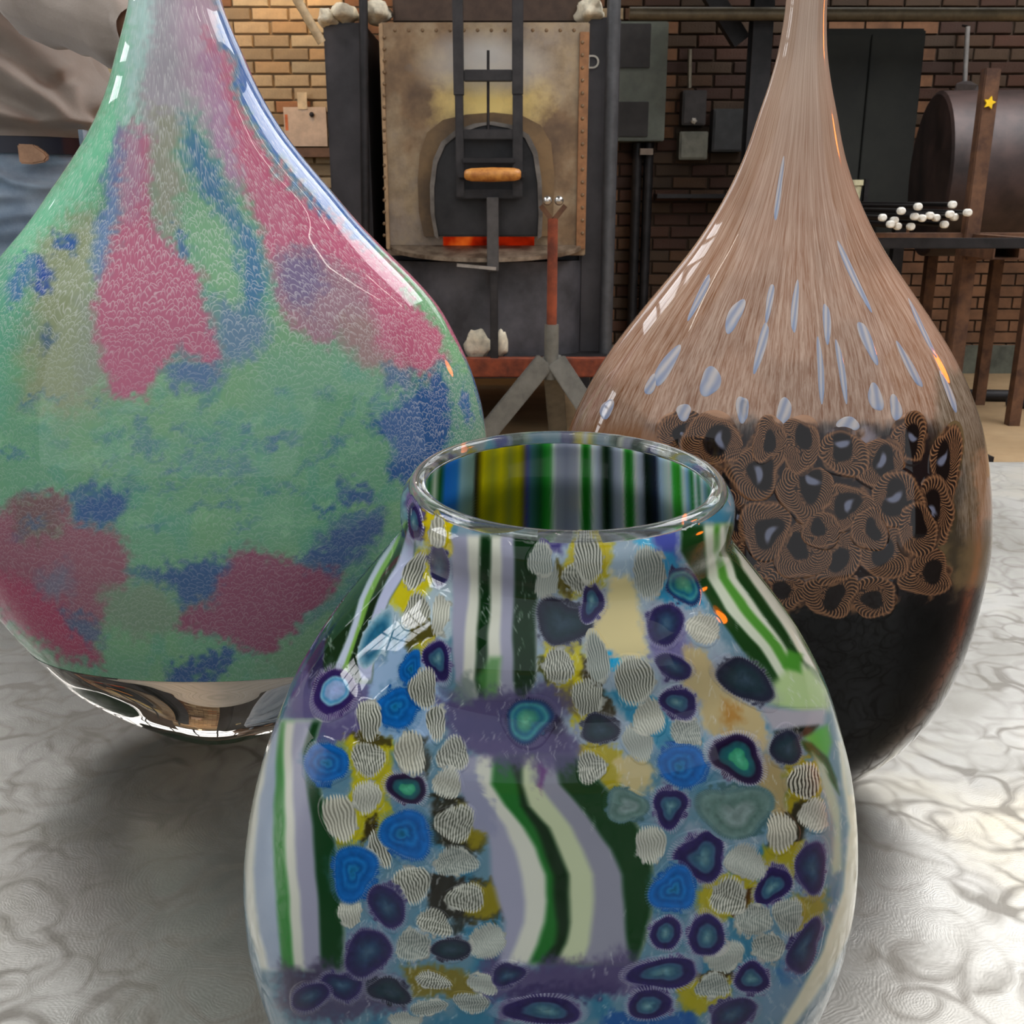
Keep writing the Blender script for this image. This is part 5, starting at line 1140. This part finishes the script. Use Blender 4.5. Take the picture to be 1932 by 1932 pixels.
bb = Board(1000, -60, 1900, 1500, TAN, warp=14, cell=30, seed=41, step=2)
na = vnoise(bb.h, bb.w, 50, 43)
bb.c = bb.c * (1 - al(smooth(.45, .75, na) * .6)) + np.array((150, 108, 78)) * al(smooth(.45, .75, na) * .6)
top = smooth(420, 60, bb.Y0)                                   # paler, greyer glass up the neck
bb.c = bb.c * (1 - al(top * .6)) + np.array((196, 176, 158)) * al(top * .6)
cut = 800 + 30 * (vnoise(bb.h, bb.w, 60, 45) - .5) + 60 * smooth(1250, 1120, bb.X0) * 0
m = smooth(-16, 22, bb.Y - cut); bb.c = bb.c * (1 - al(m)) + np.array((34, 24, 24)) * al(m)
m = smooth(1080, 1170, bb.Y); bb.c = bb.c * (1 - al(m)) + np.array(BLK) * al(m)
bb.poly([(1000, 700), (1150, 700), (1230, 800), (1300, 850), (1250, 900), (1000, 900)], (140, 98, 66), 20)
bb.poly([(1770, 700), (1900, 700), (1900, 1080), (1850, 1110), (1800, 1120), (1770, 1040), (1762, 900)], (112, 92, 62), 16)
bb.poly([(1790, 860), (1820, 860), (1815, 1080), (1790, 1090)], (70, 60, 44), 12); bb.poly([(1835, 850), (1900, 850), (1900, 960), (1850, 980)], (168, 128, 90), 8)
bb.poly([(1560, 820), (1640, 810), (1660, 835), (1600, 850), (1566, 848)], (170, 160, 170), 8, .8)
def streak_glass():
    t = NT('streaked_brown_glass'); b = t.bsdf(Roughness=.03); b.inputs['IOR'].default_value = 1.38
    c = t.n('ShaderNodeVertexColor', layer_name='Col'); f = t.n('ShaderNodeAttribute', attribute_name='flow')
    mp = t.n('ShaderNodeMapping'); mp.inputs['Scale'].default_value = (210, 5, 1); t.l(f.outputs['Vector'], mp.inputs[0])
    a = t.noise(1, 4, mp.outputs[0], .65); m2 = t.n('ShaderNodeMapping'); m2.inputs['Scale'].default_value = (620, 46, 1); t.l(f.outputs['Vector'], m2.inputs[0])
    e = t.noise(1, 3, m2.outputs[0], .6, .6)
    s1 = t.ramp(a.outputs[0], [(.34, (0, 0, 0)), (.66, (1, 1, 1))]); s2 = t.ramp(e.outputs[0], [(.40, (0, 0, 0)), (.60, (1, 1, 1))])
    k = t.math('MULTIPLY', c.outputs['Alpha'], t.math('ADD', t.math('MULTIPLY', s1, .55), t.math('MULTIPLY', s2, .45)))
    dk = t.mix(1, c.outputs[0], (.58, .47, .40, 1), 'MULTIPLY')
    lt = t.mix(.38, c.outputs[0], (.74, .62, .52, 1))
    col = t.mix(k, t.mix(c.outputs['Alpha'], c.outputs[0], dk), t.mix(c.outputs['Alpha'], c.outputs[0], lt))
    t.l(col, b.inputs['Base Color']); return t.m
# pulled pale streaks, then the ringed slices
STK = '''1258 690 15 46 32;1228 726 12 20 24;1340 720 24 28 10;1436 655 10 52 14;1452 570 8 36 10;1386 596 16 34 24;1500 580 8 52 4;1470 360 6 60 8;1548 700 8 60 -4;1560 610 9 40 -4;1637 645 12 44 -22;1610 520 8 70 -26
1652 750 16 28 -18;1716 690 9 50 -28;1790 740 8 40 -22;1478 778 16 30 10;1400 772 14 26 0;1290 778 18 16 10;1145 772 14 20 20;1600 800 26 14 0;1690 770 14 24 -10;1588 700 8 60 -10;1320 560 8 50 26;1404 770 12 20 0;1740 620 6 60 -26'''
def pale(U, V, rx, ry, r):
    rr = np.hypot(U, V); k = .5 + .5 * np.sin(U * 5 + V * 2 + r.uniform(0, 6)); c = np.array((148, 152, 170)) * (1 - k[..., None]) + np.array((196, 186, 182)) * k[..., None]
    lowblue = smooth(.2, .9, V)[..., None] * .35; c = c * (1 - lowblue) + np.array((120, 146, 190)) * lowblue
    return c, smooth(1.25, 1.05, rr)
def eyed(hole=.5, blob=True):
    def f(U, V, rx, ry, r):
        ph = r.uniform(0, 6.28); rr = np.hypot(U, V); ang = np.arctan2(V, U) + .5 * rr * r.choice([-1, 1])
        ox, oy = r.uniform(-.28, .28), r.uniform(-.36, .16); w_ = .09 * np.sin(2 * ang + ph) + .10 * np.sin(3 * ang - ph) + .05 * np.sin(5 * ang + 2 * ph); r2 = rr + w_
        a3 = np.arctan2(V - oy, U - ox); rh = np.hypot(U - ox, (V - oy) * .82) / hole * (1 + .16 * np.sin(2 * a3 - ph) + .08 * np.sin(3 * a3 + ph)); ang = .6 * ang + .4 * a3 + .35 * np.sin(rr * 4 + ph)
        n = int((rx + ry) * .38); ln = smooth(.55, .97, .5 + .5 * np.sin(ang * n + 5 * np.sin(rr * 3 + ph)))
        c = np.zeros(U.shape + (3,)) + np.array((26, 18, 16)); tan = np.array((186, 130, 88))
        k = ln * smooth(.85, 1.05, rh) * .85; edge = np.exp(-((r2 - .97) / .06) ** 2); k = np.maximum(k, edge * .55)
        base = smooth(.8, 1.1, rh)[..., None] * .28; c = c * (1 - base) + np.array((78, 58, 48)) * base
        c = c * (1 - k[..., None]) + tan * k[..., None]
        if blob:
            u1 = (U - ox) * math.cos(ph) + (V - oy) * math.sin(ph); v1 = (V - oy) * math.cos(ph) - (U - ox) * math.sin(ph); q = np.hypot((u1 - .5 * v1 * v1 / hole - .06) / .55, v1 * .8) / (hole * .62); q = smooth(1.1, .5, q)[..., None]
            c = c * (1 - q * .9) + np.array((128, 132, 152)) * q * .9
        return c, smooth(1.08, .98, r2)
    return f
EYE = '''e 1344 832 48 46 10;e 1426 886 46 50 22;h 1507 840 36 46 0;e 1520 931 44 52 -14;e 1597 958 43 42 10;e 1692 944 50 46 16;e 1593 856 42 40 0;e 1660 876 40 46 14;e 1716 826 30 40 0;e 1444 999 46 48 10
h 1511 1044 46 46 24;h 1583 1050 36 52 16;h 1669 1038 46 48 6;h 1748 1082 42 40 -10;h 1568 1120 46 40 14;h 1647 1126 42 34 -6;h 1484 1112 36 34 20;h 1421 1056 40 44 14;e 1762 966 36 56 6;e 1385 976 34 46 0
e 1786 870 26 60 6;h 1286 822 40 40 0;h 1360 910 34 44 14;h 1450 830 26 40 10;h 1730 1000 36 44 0;h 1640 1000 30 36 0;h 1550 1000 30 34 0'''
for row in EYE.replace('\n', ';').split(';')[::-1]:
    k, *v = row.split(); x, y, rx, ry, rot = map(float, v)
    for q, c in ((1.02, (150, 106, 72)), (.94, (66, 46, 34)), (.5, (20, 14, 12)), (.2, (110, 112, 128))): bb.ell(x, y, rx * q, ry * q, c, rot, .1)
body(VB, bb, 'vase_body', brown, streak_glass(), 240, 60, 420, alpha=lambda x, y: smooth(850, 780, y) + .8 * smooth(1780, 1820, x) * smooth(1060, 980, y) * smooth(780, 850, y))
i = 0
for row in STK.replace('\n', ';').split(';'):
    x, y, rx, ry, rot = map(float, row.split()); i += 1
    patch('pale_streak', VB, bb, brown, M_GLASS, x, y, rx * .8, ry, rot, pale, 300 + i, 2.4, off=.0002, grow=1.0)
for row in EYE.replace('\n', ';').split(';')[::-1]:
    k, *v = row.split(); x, y, rx, ry, rot = map(float, v); i += 1
    patch('ring_murrine', VB, bb, brown, M_GLASS, x, y, rx * 1.1, ry * 1.1, rot, eyed(.5) if k == 'e' else eyed(.42, False), 400 + i, 1.7, off=.00012 + .000012 * (i % 30), grow=1.12)
b_ = bmesh.new()
rim = [Vector((VB.X[-1] + VB.A[-1] * math.sin(q), VB.Y0 - VB.B[-1] * math.cos(q), VB.z1)) for q in np.linspace(0, 2 * math.pi, 33)]
tube(rim, .003, b_, 10, False); part('lip', b_, M_CLEAR, brown, smooth='all')
b_ = bmesh.new(); bmesh.ops.create_circle(b_, cap_ends=True, radius=1, segments=48, matrix=Matrix.Translation((VB.X[0], VB.Y0, VB.z0 + .0003)) @ Matrix.Diagonal((VB.A[0], VB.B[0], 1, 1)))
part('foot', b_, mat('black_foot_glass', (14, 11, 10), .1), brown)
# ================================================================== man behind the table (only his middle is in the picture)
def skin(name, joints, bones, m, parent, sub=2, root=0):
    me = bpy.data.meshes.new(name); me.from_pydata([j[:3] for j in joints], bones, []); o = bpy.data.objects.new(name, me); COL.objects.link(o)
    md = o.modifiers.new('skin', 'SKIN'); md.use_smooth_shade = True
    for v, j in zip(me.skin_vertices[0].data, joints): v.radius = (j[3], j[4] if len(j) > 4 else j[3]); v.use_root = False
    me.skin_vertices[0].data[root].use_root = True
    s = o.modifiers.new('sub', 'SUBSURF'); s.levels = sub; s.render_levels = sub
    bpy.context.view_layer.update()
    dg = bpy.context.evaluated_depsgraph_get(); me2 = bpy.data.meshes.new_from_object(o.evaluated_get(dg)); me2.name = name
    o.modifiers.clear(); o.data = me2; bpy.data.meshes.remove(me); me2.materials.clear(); me2.materials.append(m)
    me2.polygons.foreach_set('use_smooth', [True] * len(me2.polygons)); adopt(o, parent); return o
MX, MY = -.775, 1.60
man = thing('person', 'person in grey shirt, dark belt and blue jeans standing behind the left vase', 'person', (MX, MY, 0))
M_SKIN = mat('skin', (206, 158, 130), .5, var=.05)
J = [(MX, MY, .98, .10, .08), (MX - .01, MY, 1.14, .085, .06), (MX - .03, MY, 1.30, .10, .07), (MX - .04, MY, 1.44, .075, .055), (MX - .04, MY - .01, 1.53, .055), (MX - .04, MY - .02, 1.62, .07, .085), (MX - .04, MY - .015, 1.70, .075, .09), (MX - .04, MY, 1.76, .05, .06)]
Bn = [(0, 1), (1, 2), (2, 3), (3, 4), (4, 5), (5, 6), (6, 7)]
def chain(frm, pts):
    for p in pts: J.append(p); Bn.append((frm, len(J) - 1)); frm = len(J) - 1
    return frm
hl = {}
for s in (-1, 1):
    chain(0, [(MX + s * .10, MY, .90, .085), (MX + s * .11, MY - .02, .50, .058), (MX + s * .115, MY + .01, .30, .05), (MX + s * .12, MY + .02, .09, .038), (MX + s * .13, MY - .06, .045, .036), (MX + s * .135, MY - .15, .03, .028)])
wr = chain(3, [(MX + .10, MY, 1.45, .045), (MX + .165, MY - .03, 1.42, .045), (-.58, 1.36, 1.24, .036), (-.48, 1.29, 1.205, .033), (-.40, 1.24, 1.172, .025, .02), (-.365, 1.215, 1.163, .033, .016)])
wl2 = chain(3, [(MX - .20, MY, 1.45, .055), (MX - .27, MY, 1.38, .05), (MX - .30, MY + .02, 1.13, .042), (MX - .29, MY - .08, .92, .032), (MX - .285, MY - .12, .84, .026, .02), (MX - .28, MY - .14, .79, .034, .016)])
for k, (dx, dz, L) in enumerate([(.0, .018, .8), (.004, .006, 1), (.004, -.006, .95), (.0, -.018, .75)]):
    chain(wr, [(-.335 + dx, 1.195, 1.158 + dz, .0095), (-.310 + dx, 1.175, 1.152 + dz - .004 * L, .009), (-.298, 1.158 - .006 * L, 1.138 + dz, .0075)])
    chain(wl2, [(MX - .278, MY - .14 + dz * 1.1, .765, .0095), (MX - .274, MY - .143 + dz * 1.2, .735 - .01 * L, .009), (MX - .262, MY - .14 + dz * 1.2, .712 - .012 * L, .0075)])
chain(wr, [(-.362, 1.190, 1.186, .011), (-.340, 1.165, 1.19, .009)]); chain(wl2, [(MX - .268, MY - .17, .79, .011), (MX - .258, MY - .178, .765, .009)])
bd = skin('body', J, Bn, M_SKIN, man)
for s in (-1, 1):
    part('eye', sphere((MX - .04 + s * .031, MY - .096, 1.665), .0095), mat('eye_white_%d' % (s + 1), (220, 214, 206), .3), man, smooth='all'); part('iris', sphere((MX - .04 + s * .031, MY - .1035, 1.664), .0045), mat('iris_%d' % (s + 1), (60, 44, 30), .3), man, smooth='all'); part('ear', sphere((MX - .04 + s * .076, MY, 1.65), .03, sc=(.35, .6, 1)), M_SKIN, man, smooth='all')
part('nose', sphere((MX - .04, MY - .112, 1.64), .016, sc=(.8, 1, 1.5)), M_SKIN, man, smooth='all'); part('mouth', sphere((MX - .04, MY - .1, 1.605), .022, sc=(1, .4, .3)), mat('lips', (170, 100, 90), .5), man, smooth='all')
hb = sphere((MX - .04, MY + .012, 1.705), .098, sc=(.9, 1.08, .98), u=24, v=16); bmesh.ops.delete(hb, geom=[v for v in hb.verts if v.co.z < 1.70 and v.co.y < MY + .02 or v.co.z < 1.64], context='VERTS'); part('hair', hb, mat('brown_hair', (70, 50, 38), .7), man, smooth='all')
def cloth_mat(name, c, sc, c2=None):
    t = NT(name); b = t.bsdf(Roughness=.9); k = t.coord('Object'); n = t.noise(sc, 5, k, .6); n2 = t.noise(420, 2, k)
    A = lin(c); B = lin(c2) if c2 else A * .72
    col = t.ramp(n.outputs[0], [(.32, tuple(B)), (.68, tuple(A))]); t.l(t.mix(t.math('MULTIPLY', n2.outputs[0], .25), col, tuple(A * .6)), b.inputs['Base Color'])
    b.inputs['Sheen Weight'].default_value = .25; t.bump(n2.outputs[0], .3, .001, b); return t.m
M_SHIRT = cloth_mat('grey_shirt_cloth', (164, 150, 138), 9, (140, 126, 114)); M_JEAN = cloth_mat('blue_denim', (156, 172, 186), 16, (102, 120, 140))
YM = 1.5
def seg2(X, Z, pts):
    best = np.full(X.shape, 9.)
    for a_, b_ in zip(pts, pts[1:]):
        dx, dz = b_[0] - a_[0], b_[1] - a_[1]; t_ = np.clip(((X - a_[0]) * dx + (Z - a_[1]) * dz) / (dx * dx + dz * dz + 1e-12), 0, 1)
        best = np.minimum(best, np.hypot(X - a_[0] - t_ * dx, Z - a_[1] - t_ * dz))
    return best
def folds(V, lines, cy):
    out = np.zeros(V.shape[:2])
    for pts, A, w_ in lines:
        P = [(at(x, y, YM).x, at(x, y, YM).z) for x, y in pts]; d = seg2(V[..., 0], V[..., 2], P)
        out += A * np.exp(-(d / w_) ** 2) - A * .45 * np.exp(-((d - 2.0 * w_) / (1.2 * w_)) ** 2)
    return out * (V[..., 1] < cy)
def loft(name, rings, m, parent, lines=(), nt=140, nz=120, rough=.004, seed=0):
    """rings: (z, centre x, half width, half depth, centre y)"""
    rings = sorted(rings); q = np.array(rings); z = np.linspace(q[0, 0], q[-1, 0], nz); g = [pchip(q[:, 0], q[:, k], z) for k in (1, 2, 3, 4)]
    th = np.linspace(0, 2 * math.pi, nt, endpoint=False); V = np.zeros((nz, nt, 3)); e = .85
    sx, sy = np.sign(np.sin(th)) * np.abs(np.sin(th)) ** e, np.sign(np.cos(th)) * np.abs(np.cos(th)) ** e
    V[..., 0] = g[0][:, None] + g[1][:, None] * sx; V[..., 1] = g[3][:, None] - g[2][:, None] * sy; V[..., 2] = z[:, None]
    f = folds(V, lines, g[3][:, None]) if lines else 0
    nn = np.array([[noise.fractal(Vector((*V[i, j],)) * 9 + Vector((seed, 0, 0)), 1, 2, 3) for j in range(nt)] for i in range(nz)]) * rough
    f = f + nn; V[..., 0] += f * sx * .8; V[..., 1] -= f * sy
    return adopt(link(name, grid_mesh(name, V.reshape(-1, 3), nt, nz, True), m), parent)
zz = lambda y: at(0, y, YM).z
def ex(x, y): return at(x, y, YM).x
E = [(258, 160), (246, 170), (228, 196), (206, 207), (182, 197), (150, 172), (110, 140), (60, 116), (0, 104)]
rg = [(zz(y), (ex(x, y) + (MX - .19 - (258 - y) * .0002)) / 2, (ex(x, y) - (MX - .19 - (258 - y) * .0002)) / 2, .135 if y > 240 else .155, MY - .005) for y, x in E]
rg += [(1.36, MX - .035, .185, .13, MY), (1.44, MX - .04, .175, .11, MY), (1.49, MX - .04, .11, .085, MY), (1.515, MX - .04, .066, .07, MY)]
LN = [([(-60, -20), (10, 40), (60, 80), (110, 125)], .014, .012), ([(-40, 100), (30, 135), (90, 180), (130, 215), (160, 245)], .018, .011), ([(-60, 214), (20, 214), (80, 228), (140, 240)], .012, .010), ([(142, 165), (152, 200), (162, 236)], .009, .007), ([(60, -10), (95, 30), (100, 45)], .012, .010), ([(-60, 150), (20, 190), (90, 222)], -.008, .010), ([(190, 150), (176, 190), (168, 235)], .008, .008), ([(0, 60), (70, 120), (120, 150)], .009, .010)]
loft('shirt', rg, M_SHIRT, man, LN, 180, 150, .006, 2)
# sleeves
sl = [(MX + .10, MY, 1.44, .065), (MX + .165, MY - .04, 1.41, .064), (MX + .185, MY - .14, 1.32, .058), (-.585, 1.385, 1.255, .054), (-.555, 1.34, 1.235, .053), (-.48, 1.29, 1.207, .050), (-.42, 1.25, 1.18, .042), (-.405, 1.24, 1.175, .038)]
bm = tube([p[:3] for p in sl], [p[3] for p in sl], seg=24, caps=False)
bmesh.ops.subdivide_edges(bm, edges=list(bm.edges), cuts=2, use_grid_fill=True, smooth=.6)
for v in bm.verts:
    n_ = noise.fractal(v.co * 16, 1, 2, 3) * .007 + .004 * math.sin(v.co.x * 150 + v.co.z * 60); v.co += v.normal * n_
part('sleeve', bm, M_SHIRT, man, smooth='all')
sl = [(MX - .19, MY, 1.44, .07), (MX - .265, MY, 1.38, .065), (MX - .30, MY + .02, 1.14, .056), (MX - .29, MY - .08, .94, .044)]
part('sleeve', tube([p[:3] for p in sl], [p[3] for p in sl], seg=20, caps=False), M_SHIRT, man, smooth='all')
# jeans: hips lofted, legs grown
JL = [([(-80, 300), (-10, 318), (40, 345), (80, 352), (160, 350)], .010, .006), ([(0, 372), (70, 366), (140, 364)], .007, .009), ([(-20, 415), (60, 402), (110, 404)], .008, .010), ([(60, 310), (120, 305), (160, 312)], .005, .006), ([(10, 440), (70, 432)], .006, .010)]
loft('jeans_hips', [(zz(252), MX - .012, .176, .128, MY), (zz(300), MX - .01, .182, .134, MY), (zz(400), MX, .19, .14, MY), (.84, MX, .2, .13, MY), (.80, MX, .19, .115, MY)], M_JEAN, man, JL, 160, 90, .004, 7)
for s in (-1, 1):
    L_ = [(MX + s * .098, MY, .86, .104), (MX + s * .105, MY - .01, .65, .092), (MX + s * .11, MY - .015, .48, .078), (MX + s * .117, MY + .01, .28, .072), (MX + s * .122, MY + .015, .10, .066), (MX + s * .122, MY + .01, .06, .068)]
    part('jeans_leg', tube([p[:3] for p in L_], [p[3] for p in L_], seg=24, caps=False), M_JEAN, man, smooth='all')
    bm = sphere((MX + s * .13, MY - .06, .045), .05, sc=(.95, 2.7, .9), u=20, v=12); bmesh.ops.bisect_plane(bm, geom=list(bm.verts) + list(bm.edges) + list(bm.faces), plane_co=(0, 0, .0), plane_no=(0, 0, -1), clear_outer=True); part('shoe', bm, mat('shoe_leather_%d' % (s + 1), (52, 40, 34), .5), man, smooth='all')
# belt with its loose end
def band(z0, z1, cx, hw_, hd, m, name, y0, th0=0, th1=2 * math.pi, n=90, t_=.006):
    th = np.linspace(th0, th1, n); e = .85; bm = bmesh.new(); rr = []
    sx, sy = np.sign(np.sin(th)) * np.abs(np.sin(th)) ** e, np.sign(np.cos(th)) * np.abs(np.cos(th)) ** e
    for z_, o_ in ((z0, 0), (z0, t_), (z1, t_), (z1, 0)): rr.append([bm.verts.new((cx + (hw_ + o_) * a_, y0 - (hd + o_) * b_, z_)) for a_, b_ in zip(sx, sy)])
    for A_, B_ in zip(rr, rr[1:] + rr[:1]):
        for k in range(n - 1): bm.faces.new((A_[k], A_[k + 1], B_[k + 1], B_[k]))
    bmesh.ops.remove_doubles(bm, verts=list(bm.verts), dist=1e-5); bmesh.ops.recalc_face_normals(bm, faces=list(bm.faces)); return part(name, bm, m, man, smooth=40)
M_BELT = mat('navy_belt', (34, 34, 50), .5, var=.15)
band(zz(290), zz(248), MX - .01, .181, .134, M_BELT, 'belt', MY)
band(zz(306), zz(270), MX - .01, .188, .141, M_BELT, 'belt_end', MY, -.75, .12, 30, .005)
p = at(63, 291, MY - .152); bm = bmesh.new()
vs = [(-.018, -.012), (-.018, .013), (.004, .012), (.018, .002), (.021, -.004), (.016, -.010), (.0, -.013)]
bm = prism([(p.x + u_, p.z + v_) for u_, v_ in vs], MY - .158, MY - .148); part('belt_tip', bm, mat('brown_metal_tip', (150, 112, 84), .35, .5, scale=60), man, bevel=.002)['label'] = 'brown metal tip of the belt'
for x in (152,):
    q = at(x, 270, MY - .12); part('belt_loop', bx((q.x - .003, MY - .146 + (.03 if x > 140 else 0), zz(300)), (q.x + .003, MY - .12 + (.03 if x > 140 else 0), zz(246))), M_JEAN, man)
